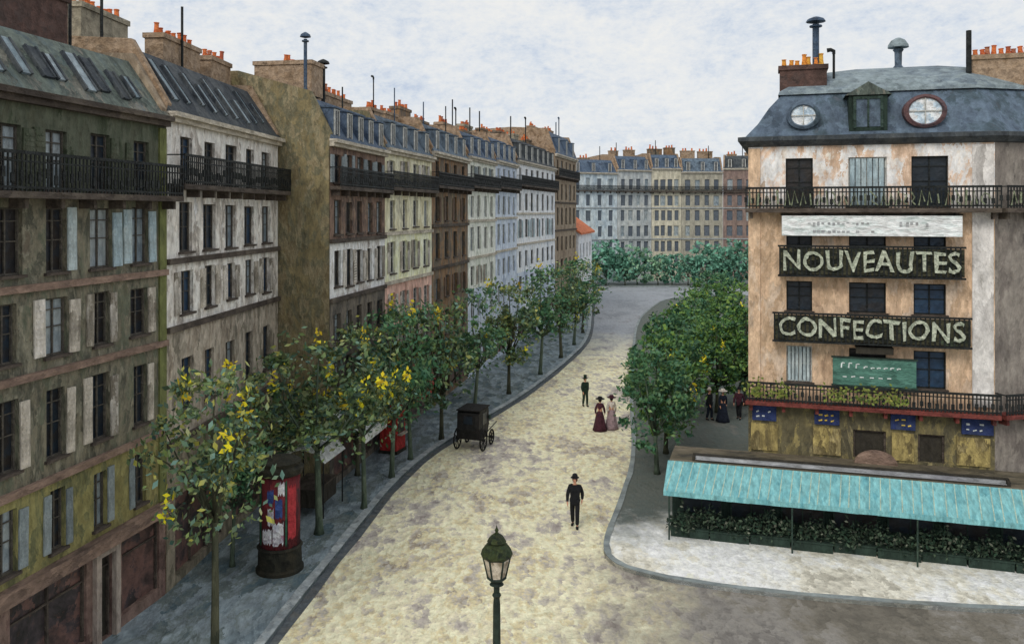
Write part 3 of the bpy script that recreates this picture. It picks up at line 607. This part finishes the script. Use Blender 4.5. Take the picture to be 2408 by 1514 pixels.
chimney(rb,8.4,10.8,2.3,3.1,16.4,18.15,'brick_ch','pot',.22,1.0)
flue(rb,8.25,2.2,16.6,19.1,.1,'iron',0)
o=MB().box(1.25,7.5,-.5,-.42,11.12,11.88).build('white_banner','banner',rb)
sm=MB()
for i in range(26):
    xx=2.2+i*.17+random.uniform(-.03,.03)
    if random.random()<.75: sm.box(xx,xx+.09,-.512,-.502,11.5+random.uniform(-.04,.1),11.6+random.uniform(0,.06))
    if random.random()<.6 and i<14: sm.box(xx,xx+.11,-.512,-.502,11.24,11.31+random.uniform(0,.04))
sm.build('banner_writing','plank',o)
MB().box(1.2,7.55,-.42,-.004,11.9,11.95).build('banner_bracket','iron',o)
def sign(x0,x1,z0,z1,txt,tz):
    o=MB().box(x0,x1,-.6,-.54,z0+.1,z1-.1).build('sign_board','board',rb)
    link('sign_letters',txt,o,((x0+x1)/2,-.65,tz))
    f=MB().box(x0-.05,x1+.05,-.64,-.56,z1-.07,z1).box(x0-.05,x1+.05,-.64,-.56,z0,z0+.07).box(x0,x1,-.56,-.003,z0+.0,z0+.06)
    k=x0
    while k<x1: f.box(k,k+.05,-.63,-.602,z0+.07,z1-.07); k+=.16
    f.build('sign_frame','iron',o)
sign(1.15,7.55,9.56,10.76,txt_nouv,10.14)
sign(.95,7.75,7.06,8.2,txt_conf,7.62)
o=MB().box(3.1,6.0,-.3,-.22,5.5,6.5).build('green_sign','green_sign',rb)
MB().box(3.05,6.05,-.33,-.2,6.5,6.56).box(3.05,6.05,-.33,-.2,5.44,5.5).build('sign_frame','iron_g',o)
sm=MB()
for xx in (3.4,3.66,3.92,4.2,4.45,4.66,4.9,5.12,5.35):
    hh=random.uniform(.12,.2) if xx<4.1 else random.uniform(.03,.08)
    sm.path([(xx,-.31,6.14),(xx+.02,-.31,6.14+hh)],.03,5); sm.path([(xx+.03,-.31,6.14+hh),(xx+.12,-.31,6.13+hh)],.025,5)
for xx in (3.45,3.75,4.05,4.4,4.7,5.0): sm.path([(xx,-.31,5.8),(xx+.14,-.31,5.8+random.uniform(-.02,.03))],.024,5)
sm.build('sign_writing','letter_w',o)
o=MB().box(3.9,5.2,-.5,-.46,6.72,6.97).build('blind','door_dk',rb); MB().box(3.9,5.2,-.455,-.004,6.93,6.97).build('blind_bracket','iron',o)
for a,b,yel in ((.15,1.05,0),(2.45,3.35,1),(5.15,6.0,1),(7.55,8.6,0)):
    o=MB().box(a,b,-.1,-.004,3.88,4.45).build('blue_sign','blue_sign',rb); s=MB()
    for r in range(2):
        for k in range(3):
            if random.random()<.8: s.path([(a+.15+k*.22,-.108,4.04+r*.2+random.uniform(-.03,.03)),(a+.15+k*.22+random.uniform(.08,.14),-.108,4.06+r*.2)],random.uniform(.02,.04),5)
    s.build('sign_writing','letter_w' if not yel else 'po_yel',o)
for a,b in ((.1,1.1),(2.4,3.4),(5.2,5.95),(7.4,8.5)): MB().box(a,b,-.06,-.004,2.72,3.75).build('panel','tan_panel',rb)
# café extension with awning
ex=thing('cafe_terrace','low dark café front with flat roof under turquoise awning at foot of corner building','cafe',(A.x,A.y,0),RANG)
X0=-2.75;X1=14
MB().box(X0,X1,-2.0,-.02,.12,2.5).build('wall','green_wall',ex)
MB().box(X0-.1,X1,-2.1,-.03,2.5,2.62).build('roof','ext_roof',ex)
for k in range(9):
    a=X0+.4+k*1.8; o=MB().box(a,a+1.4,-2.03,-2.005,.7,2.2).build('window','pane',ex); MB().box(a-.05,a,-2.06,-2.0,.6,2.25).box(a+1.4,a+1.45,-2.06,-2.0,.6,2.25).box(a,a+1.4,-2.06,-2.0,2.2,2.26).box(a+.68,a+.72,-2.05,-2.031,.7,2.2).build('window_frame','iron_g',o)
o=MB().box(-1.9,8.6,-1.75,-1.65,2.62,2.78).box(-1.9,8.6,-1.95,-1.755,2.622,2.66).build('roof_sign','plank',ex)
MB().box(-2.0,8.7,-1.78,-1.62,2.782,2.83).box(-2.0,-1.9,-1.98,-1.62,2.622,2.79).box(8.6,8.7,-1.98,-1.62,2.622,2.79).box(-2,8.7,-2.0,-1.96,2.622,2.67).build('sign_frame','door_dk',o)
n=12; hd=[(4.6+.75*math.cos(PI*k/n),2.62+.5*math.sin(PI*k/n)) for k in range(n+1)]
m=MB(); m.quad(*[(x,-.5,z) for x,z in hd]); m.quad(*[(x,-.35,z) for x,z in reversed(hd)])
for k in range(n): m.quad((hd[k][0],-.5,hd[k][1]),(hd[k+1][0],-.5,hd[k+1][1]),(hd[k+1][0],-.35,hd[k+1][1]),(hd[k][0],-.35,hd[k][1]))
m.build('arched_pediment','trim_pink',ex)
awn=MB().xprism([(-2.1,2.6),(-3.55,1.9),(-3.55,1.86),(-2.1,2.55)],X0-.15,X1).build('awning','awn_blue',ex)
val=MB(); k=X0-.15
while k<X1-.3: val.quad((k,-3.56,1.9),(k+.6,-3.56,1.9),(k+.6,-3.57,1.73+random.uniform(-.015,.015)),(k,-3.57,1.73)); k+=.6
val.build('valance','awn_blue',awn)
st=MB(); k=X0+.1
while k<X1-.3:
    w_=.035; st.quad((k,-2.105,2.605),(k+w_,-2.105,2.605),(k+w_-.16,-3.54,1.912),(k-.16,-3.54,1.912)); k+=.33+random.uniform(-.06,.06)
st.build('awning_stripes','awn_stripe',awn)
for xx in (X0,1.5,5.5,9.5,13): MB().path([(xx+.05,-3.5,.12),(xx+.05,-3.5,1.88)],.03,8).build('post','iron_g',ex)
def leafcloud(g,c,r,n,s,flat=1):
    for i in range(n):
        v=Vector((random.gauss(0,1),random.gauss(0,1),random.gauss(0,1))); v=v.normalized()*(random.random()**.4); p=Vector((c[0]+v.x*r[0],c[1]+v.y*r[1],c[2]+v.z*r[2]))
        a=Vector((random.gauss(0,1),random.gauss(0,1),random.gauss(0,1))).normalized(); b=a.cross(Vector((random.gauss(0,1),random.gauss(0,1),random.gauss(0,1)))).normalized(); ss=s*random.uniform(.6,1.4)
        a*=ss; b*=ss*.5
        g.quad(p-a,p-b,p+a*.9+b*.1,p+b)
bx=MB().box(-.68,.68,-.2,.2,0,.3).box(-.7,.7,-.24,.24,.3,.35).mesh('planter','green_wall')
shms=[]
for q in range(4):
    sh=MB()
    for k in range(7):
        hh=random.uniform(.22,.66); leafcloud(sh,(-.66+k*.22,random.uniform(-.2,.12),.15+hh*.85),(.24,.38,hh),90,.075)
    shms.append(sh.mesh('shrub','shrub'))
ordn=['leftmost','second','third','fourth','fifth','sixth','seventh','eighth','ninth','tenth']
cs,sn=math.cos(RANG),math.sin(RANG)
for i in range(9):
    lx=-2.0+i*1.41; ly=-2.9+random.uniform(-.12,.12); wx=A.x+lx*cs-ly*sn; wy=A.y+lx*sn+ly*cs
    t=thing('planter_box','leftmost dark planter of shrubs under the turquoise awning' if i==0 else 'dark planter of shrubs under the awning, %s from the left'%ordn[i],'planter',(wx,wy,PV),RANG,'planters along the café terrace')
    link('box',bx,t); link('shrubs',shms[i%4],t)
# ---------------------------------------------------------------- ground
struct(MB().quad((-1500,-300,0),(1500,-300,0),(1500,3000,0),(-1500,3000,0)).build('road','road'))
KL=[(-8.8,-5),(-8,10),(-7.0,22),(-6.1,30),(-4.9,40),(-2.1,48),(.9,55.8),(4.4,68),(7.3,80),(9.4,100),(12,126),(8,134)]
def smooth(pts,it=2):
    for _ in range(it):
        o=[pts[0]]
        for a,b in zip(pts,pts[1:]): o+=[(a[0]*.75+b[0]*.25,a[1]*.75+b[1]*.25),(a[0]*.25+b[0]*.75,a[1]*.25+b[1]*.75)]
        pts=o+[pts[-1]]
    return pts
KLs=smooth(KL); KR=smooth([(60,123),(30,122),(21.4,119),(16.5,104),(13.4,92.3),(9.3,67),(7.2,52.2),(5.9,41.4),(4.2,34.3),(3.2,30.6),(3.3,28.9),(4.6,27.8),(7.5,26.7),(11.5,25.9),(15.2,25.4),(30,24.6),(60,24)])
def strip(K,w,z0,z1,side):
    mb=MB(); n=len(K); off=[]
    for i in range(n):
        d=Vector(K[min(i+1,n-1)])-Vector(K[max(i-1,0)]); d.normalize(); nn=Vector((-d.y,d.x))*side; ww=w*(1+.12*math.sin(i*2.3)); off.append((K[i][0]+nn.x*ww,K[i][1]+nn.y*ww))
    for i in range(n-1):
        a,b,c,d=K[i],K[i+1],off[i+1],off[i]
        mb.quad((*a,z1),(*b,z1),(*c,z1),(*d,z1)).quad((*a,z0),(*b,z0),(*b,z1),(*a,z1))
    return mb
struct(strip(KLs,.3,0,.15,1).build('left_kerb','kerbm'))
struct(strip(KR,.22,0,.15,1).build('right_kerb','pave_far'))
struct(MB().prism([(p[0],p[1]) for p in KLs]+[(-120,134),(-120,-5)],0,.12).build('left_pavement','pave_l'))
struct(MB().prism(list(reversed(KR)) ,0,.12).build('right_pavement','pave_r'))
struct(MB().prism([(-40,137),(120,137),(120,260),(-40,260)],0,.12).build('far_pavement','pave_far'))
struct(strip(KLs,.3,.004,.004,-1).build('left_gutter','gutter'))
# ---------------------------------------------------------------- trees
def tree_meshes(seed,H=7.4,rad=1.8,tz=3.0,leafm='leaf_a',barkm='bark',nc=20,nl=150,ls=.12,yel=0,low=0):
    random.seed(seed); tr=MB(); top=Vector((random.uniform(-.15,.15),random.uniform(-.15,.15),tz))
    tr.path([(0,0,-.02),(.02,0,.3),(top.x*.4,top.y*.4,tz*.5),tuple(top)],[.17,.12,.1,.085],9)
    cl=[]
    nb=7
    for i in range(nb):
        a=2*PI*i/nb+random.uniform(-.3,.3); rr=rad*random.uniform(.45,.9); zz=tz+(H-tz)*random.uniform(.25,.8)
        e=Vector((math.cos(a)*rr,math.sin(a)*rr,zz)); m=top.lerp(e,.5)+Vector((0,0,-.15+random.uniform(-.1,.2)))
        tr.path([tuple(top),tuple(m),tuple(e)],[.065,.04,.015],6); cl.append(e)
        for k in range(2):
            e2=m+Vector((random.uniform(-.8,.8),random.uniform(-.8,.8),random.uniform(.2,1.2))); tr.path([tuple(m),tuple(m.lerp(e2,.5)+Vector((0,0,.08))),tuple(e2)],[.035,.022,.01],5); cl.append(e2)
    e=Vector((0,0,H-.6)); tr.path([tuple(top),(0.05,.1,(tz+H)/2),tuple(e)],[.07,.04,.015],6); cl.append(e)
    while len(cl)<nc+22:
        a=random.uniform(0,6.28); q=math.sqrt(random.random())*rad*1.05; z=tz-.2-low+(H-tz+low)*random.random(); k=1-abs((z-tz)/(H-tz)-.4)*.75; cl.append(Vector((math.cos(a)*q*k,math.sin(a)*q*k,z)))
    g=MB(); y=MB()
    for c in cl:
        r=random.uniform(.22,.55); leafcloud(g,c,(r*random.uniform(.7,1.3),r*random.uniform(.7,1.3),r*random.uniform(.6,1.1)),int(nl*random.uniform(.35,1.2)),ls)
    for i in range(int(nl*6)):
        a=random.uniform(0,6.28); q=rad*random.uniform(.6,1.25); z=tz-.3+(H-tz+.4)*random.random(); k=1-abs((z-tz)/(H-tz)-.4)*.8
        leafcloud(g,(math.cos(a)*q*k,math.sin(a)*q*k,z),(.1,.1,.1),1,ls)
    for i in range(yel): c=random.choice(cl); leafcloud(y,c*1.06,(.22,.22,.5),16,.11)
    return tr.mesh('trunk',barkm,True),g.mesh('crown',leafm),(y.mesh('yellow_leaves','leaf_y') if yel else None)
V=[tree_meshes(11,7.5,1.75,3.5,'leaf_a','bark',14,62,.11,7),tree_meshes(23,7.4,1.9,3.0,'leaf_a','bark_g',16,60,.12,8),tree_meshes(31,7.4,1.8,2.6,'leaf_b','bark_g',16,60,.135,3),tree_meshes(47,7.2,1.9,2.3,'leaf_a','bark',18,60,.14,2)]
VR=[tree_meshes(53,6.2,1.9,1.9,'leaf_b','bark_g',20,85,.13,1,.3),tree_meshes(61,6.2,2.0,1.6,'leaf_c','bark',22,85,.135,1,.6)]
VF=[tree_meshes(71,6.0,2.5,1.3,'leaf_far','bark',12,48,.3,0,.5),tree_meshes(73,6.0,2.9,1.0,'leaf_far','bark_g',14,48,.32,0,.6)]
random.seed(99)
def tree(v,label,x,y,s=1,group=None,sxy=1.0):
    t=thing('tree',label,'tree',(x,y,PV),random.uniform(0,6.28),group); t.scale=(s*sxy,s*sxy,s)
    link('trunk',v[0],t); c=link('crown',v[1],t)
    if v[2]: link('yellow_leaves',v[2],c)
    return t
nth=['first','second','third','fourth','fifth','sixth','seventh','eighth','ninth','tenth','eleventh','twelfth','thirteenth','fourteenth']
LT=[(-7.95,22.8,V[0],1.03,.95),(-7.15,31.5,V[1],1.0,1.2),(-5.95,34.2,V[1],.96,.95),(-5.4,38.2,V[2],1.0,1),(-4.9,41.0,V[2],1.0,.95),(-3.7,44.6,V[3],1.02,1),(-2.2,50,V[2],1.02,1),(-.2,55.8,V[3],1.04,1.05),(2.1,62.5,V[2],1.06,1.1),(4.0,69.6,V[3],1.06,1.15),(5.6,76.5,V[2],1.04,1.15),(7.0,84,V[3],1.0,1.2)]
for i,(x,y,v,s,q) in enumerate(LT): tree(v,nth[i]+' kerbside tree from the near end of the left pavement',x,y,s,'trees along the left kerb',q)
BT=[(-9.4,28.6,V[2],.74,.9),(-8.9,33.3,V[1],.84,1),(-7.0,38.5,V[3],.97,.9),(-6.0,44.0,V[3],1,.9)]
BL2=['low green tree against the white house, behind the near tree','green tree against the ochre gable wall','dark tree beside the brown house shopfront','dark tree close to the cream house wall']
for i,(x,y,v,s,q) in enumerate(BT): tree(v,BL2[i],x,y,s,'trees close to the left houses',q)
RT=[(6.6,38.7,VR[0],.93,1.05),(7.6,42.0,VR[1],.98,1.0),(9.0,47.5,VR[0],1.0,1.05),(10.8,53.5,VR[1],.98,1.05),(12.4,60,VR[0],.94,1.1),(14.4,67,VR[1],.95,1.15),(17.0,74,VR[1],.98,1.2),(20.0,83,VR[0],1.0,1.25)]
for i,(x,y,v,s,q) in enumerate(RT): tree(v,nth[i]+' tree from the near end of the right-hand row',x,y,s,'trees along the right pavement',q)
for lb,x,y,s in (('bushy tree behind the three figures, nearest the corner building',14.4,52.5,1.04),('bushy tree behind the three figures, left of the corner building',12.2,50.6,.92),('tall tree showing above the gap beside the corner building',16.8,60,1.15)):
    tree(VR[1],lb,x,y,s,'trees filling the gap by the corner building',1.1)
for i in range(11):
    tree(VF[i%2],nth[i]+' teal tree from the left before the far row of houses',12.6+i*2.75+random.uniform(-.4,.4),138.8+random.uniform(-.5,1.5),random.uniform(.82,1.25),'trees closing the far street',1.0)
# ---------------------------------------------------------------- street furniture
lx,ly=(1168-1204)/2000*20,20.0
t=thing('street_lamp','dark green gas street lamp with glazed lantern standing in the foreground roadway','street lamp',(lx,ly,0))
MB().lathe([(.3,0),(.32,.12),(.24,.2),(.22,.5),(.15,.6),(.13,.95),(.1,1.05),(.085,2.8),(.07,2.95),(.11,3.02),(.07,3.08),(.07,3.22),(.17,3.27),(.12,3.33),(.08,3.4)],(0,0,0),14).build('post','lamp_iron',t,smooth=False)
MB().lathe([(.16,3.4),(.2,3.43),(.31,3.88),(.29,3.93),(.13,3.45)],(0,0,0),6).build('lantern_glass','lamp_glass',t)
fr=MB()
for k in range(6):
    a=2*PI*k/6; fr.path([(.205*math.cos(a),.205*math.sin(a),3.42),(.32*math.cos(a),.32*math.sin(a),3.92)],.024,5)
for r,z in ((.205,3.42),(.325,3.93)): fr.path([(r*math.cos(2*PI*k/6),r*math.sin(2*PI*k/6),z) for k in range(6)],.034,5,True)
fr.build('lantern_frame','lamp_iron',t)
MB().lathe([(.35,3.93),(.38,3.98),(.34,4.1),(.26,4.2),(.2,4.24),(.23,4.28),(.17,4.38),(.1,4.44),(.05,4.46)],(0,0,0),12).build('cap','lamp_cap',t)
MB().lathe([(.04,4.44),(.06,4.47),(.03,4.5),(.05,4.54),(.02,4.6),(.005,4.66)],(0,0,0),8).build('finial','lamp_cap',t)
cx,cy=-7.75,28.4
t=thing('advertising_column','round red advertising column with torn white and blue posters on left pavement','advertising column',(cx,cy,PV))
MB().lathe([(.78,0),(.78,.1),(.72,.16),(.7,.75),(.75,.8),(.7,.86)],(0,0,0),28).build('base','col_dark',t)
MB().lathe([(.66,.86),(.66,3.2)],(0,0,0),28).build('drum','col_drum',t,smooth=True)
MB().lathe([(.7,3.2),(.76,3.26),(.78,3.42),(.7,3.46),(.66,3.5),(.7,3.62),(.55,3.7),(.2,3.78),(.04,3.84)],(0,0,0),28).build('cap','col_dark',t)
def poster(a0,a1,z0,z1,mat,r=.668):
    m=MB(); n=12
    ja=[random.uniform(-.08,.08) for _ in range(n+1)]; jb=[random.uniform(-.07,.07) for _ in range(n+1)]
    for k in range(n):
        a=R(a0+(a1-a0)*k/n); b=R(a0+(a1-a0)*(k+1)/n)
        m.quad((r*math.cos(a),r*math.sin(a),z0+ja[k]),(r*math.cos(b),r*math.sin(b),z0+ja[k+1]),(r*math.cos(b),r*math.sin(b),z1+jb[k+1]),(r*math.cos(a),r*math.sin(a),z1+jb[k]))
    m.build('poster',mat,t)
for p in ((-95,-65,1.05,1.75,'po_white'),(-130,-98,1.05,1.5,'po_white'),(-88,-68,1.9,2.5,'po_blue'),(-110,-92,1.7,2.2,'po_white'),(-80,-62,2.65,3.05,'po_white'),(-150,-135,1.0,3.1,'po_green'),(-52,-25,1.2,2.9,'po_red'),(-112,-92,2.38,2.8,'po_blue'),(-60,-55,1.0,3.1,'po_green')): poster(*p)
bx_,by_=GP(1113,1052)
t=thing('carriage','black closed carriage standing on the road by the left kerb','carriage',(bx_,by_,.004),R(-18)); t.scale=(.9,.9,.95)
MB().xprism([(-.75,.6),(-.85,1.1),(-.8,2.0),(-.6,2.12),(.6,2.12),(.75,2.0),(.8,1.2),(.5,.6)],-.66,.66).build('body','cab',t)
MB().box(-.7,.7,-.88,.85,2.12,2.18).build('roof','tyre',t)
MB().box(-.25,.25,-.865,-.83,1.45,1.85).build('window','pane',t)
for s in (-1,1): MB().box(s*.67-.01,s*.67+.01,-.3,.35,1.3,1.9).build('window','pane',t)
MB().box(-.5,.5,.85,1.3,1.0,1.12).box(-.5,.5,.85,.92,1.12,1.5).build('driver_seat','cab',t)
def wheel(x,y,r,m='tyre'):
    o=MB().path([(x,y+r*math.cos(2*PI*k/20),r+r*.97*math.sin(2*PI*k/20)) for k in range(20)],.045,6,True).build('wheel',m,t)
    s=MB()
    for k in range(10): a=2*PI*k/10; s.path([(x,y,r),(x,y+r*.96*math.cos(a),r+r*.94*math.sin(a))],.022,5)
    s.path([(x-.1,y,r),(x+.1,y,r)],.08,8); s.build('spokes','cab',o)
for s in (-1,1): wheel(s*.78,-.45,.56); wheel(s*.74,1.0,.4)
MB().path([(-.75,-.45,.56),(.75,-.45,.56)],.035,6).path([(-.7,1,.4),(.7,1,.4)],.035,6).path([(-.4,1.2,.6),(-.4,2.9,.8)],.03,6).path([(.4,1.2,.6),(.4,2.9,.8)],.03,6).path([(0,-.5,.62),(0,1.1,.62)],.05,6).build('axle_frame','iron',t)
for s in (-1,1): MB().lathe([(.05,0),(.08,.03),(.08,.16),(.03,.22)],(s*.74,.7,1.45),8).build('carriage_lamp','iron_g',t)
t=thing('kiosk','small red kiosk among the trees on the left pavement','kiosk',(-5.95,42.4,PV),R(72))
MB().box(-.55,.55,-.5,.5,0,.15).build('base','col_dark',t)
MB().box(-.5,.5,-.45,.45,.15,2.3).build('body','awn_red',t)
MB().box(-.35,.35,-.47,-.452,1.0,1.75).build('hatch','pane',t)
MB().box(-.45,.45,-.7,-.47,.92,.98).build('counter','trim_lt',t)
MB().lathe([(.85,2.3),(.85,2.38),(.5,2.6),(.12,2.8),(.03,2.9)],(0,0,0),8).build('roof','awn_red',t)
t=thing('covered_stall','dark covered stall with white canopy behind the advertising column','market stall',(-8.0,34.2,PV),R(80))
MB().xprism([(-.95,2.15),(-.6,2.55),(0,2.7),(.6,2.55),(.95,2.15),(.6,2.5),(0,2.64),(-.6,2.5)],-1.1,1.1).build('canopy','awn_white',t)
MB().box(-.95,.95,-.6,.6,.35,1.05).build('counter','door_dk',t)
for sx in (-1,1):
    for sy in (-.85,.85): MB().path([(sx,sy,0),(sx,sy,2.25)],.03,6).build('post','iron',t)
MB().box(-.98,.98,-.64,.64,1.052,1.1).build('worktop','trim_dk',t)
# ---------------------------------------------------------------- world, sun, camera
w=bpy.data.worlds.new("World"); sc.world=w; w.use_nodes=True; nt=w.node_tree; N=nt.nodes; L=nt.links
for n in list(N): N.remove(n)
out=N.new('ShaderNodeOutputWorld'); b1=N.new('ShaderNodeBackground'); b2=N.new('ShaderNodeBackground'); mx=N.new('ShaderNodeMixShader')
sk=N.new('ShaderNodeTexSky'); sk.sky_type='NISHITA'; sk.sun_disc=False; sk.sun_elevation=R(42); sk.sun_rotation=R(212)
L.new(sk.outputs[0],b1.inputs[0]); b1.inputs[1].default_value=.1
tc=N.new('ShaderNodeTexCoord'); mp=N.new('ShaderNodeMapping'); mp.inputs['Scale'].default_value=(1,1,1.8); L.new(tc.outputs['Generated'],mp.inputs[0])
nz=N.new('ShaderNodeTexNoise'); nz.inputs['Scale'].default_value=6.5; nz.inputs['Detail'].default_value=7; nz.inputs['Roughness'].default_value=.72; nz.inputs['Distortion'].default_value=.3; L.new(mp.outputs[0],nz.inputs[0])
nz2=N.new('ShaderNodeTexNoise'); nz2.inputs['Scale'].default_value=75; nz2.inputs['Detail'].default_value=3; nz2.inputs['Roughness'].default_value=.7; L.new(mp.outputs[0],nz2.inputs[0])
av=N.new('ShaderNodeMath'); av.operation='MULTIPLY_ADD'; av.inputs[1].default_value=.45; L.new(nz2.outputs['Fac'],av.inputs[0]); L.new(nz.outputs['Fac'],av.inputs[2])
cr=N.new('ShaderNodeValToRGB'); e=cr.color_ramp.elements; e[0].position=.48; e[0].color=C('bcc8da'); e[1].position=.88; e[1].color=C('e8e8e6')
x=e.new(.62); x.color=C('d2d9e2'); x=e.new(.74); x.color=C('dfe2e5'); L.new(av.outputs[0],cr.inputs[0])
L.new(cr.outputs[0],b2.inputs[0]); b2.inputs[1].default_value=1.08
mx.inputs[0].default_value=.96; L.new(b1.outputs[0],mx.inputs[1]); L.new(b2.outputs[0],mx.inputs[2]); L.new(mx.outputs[0],out.inputs[0])
sl=bpy.data.lights.new('sun','SUN'); sl.energy=1.4; sl.angle=R(22); sl.color=(1,.95,.87); so=bpy.data.objects.new('sun',sl); COL.objects.link(so)
d=Vector((.45,.75,-.8)); so.rotation_euler=d.to_track_quat('-Z','Y').to_euler()
cam=bpy.data.cameras.new('camera'); co=bpy.data.objects.new('camera',cam); COL.objects.link(co); co.location=(0,0,12); co.rotation_euler=(R(90),0,0)
cam.sensor_width=36; cam.lens=36*2000/2408; cam.shift_y=-257/2408; cam.clip_end=5000; cam.clip_start=.1; sc.camera=co
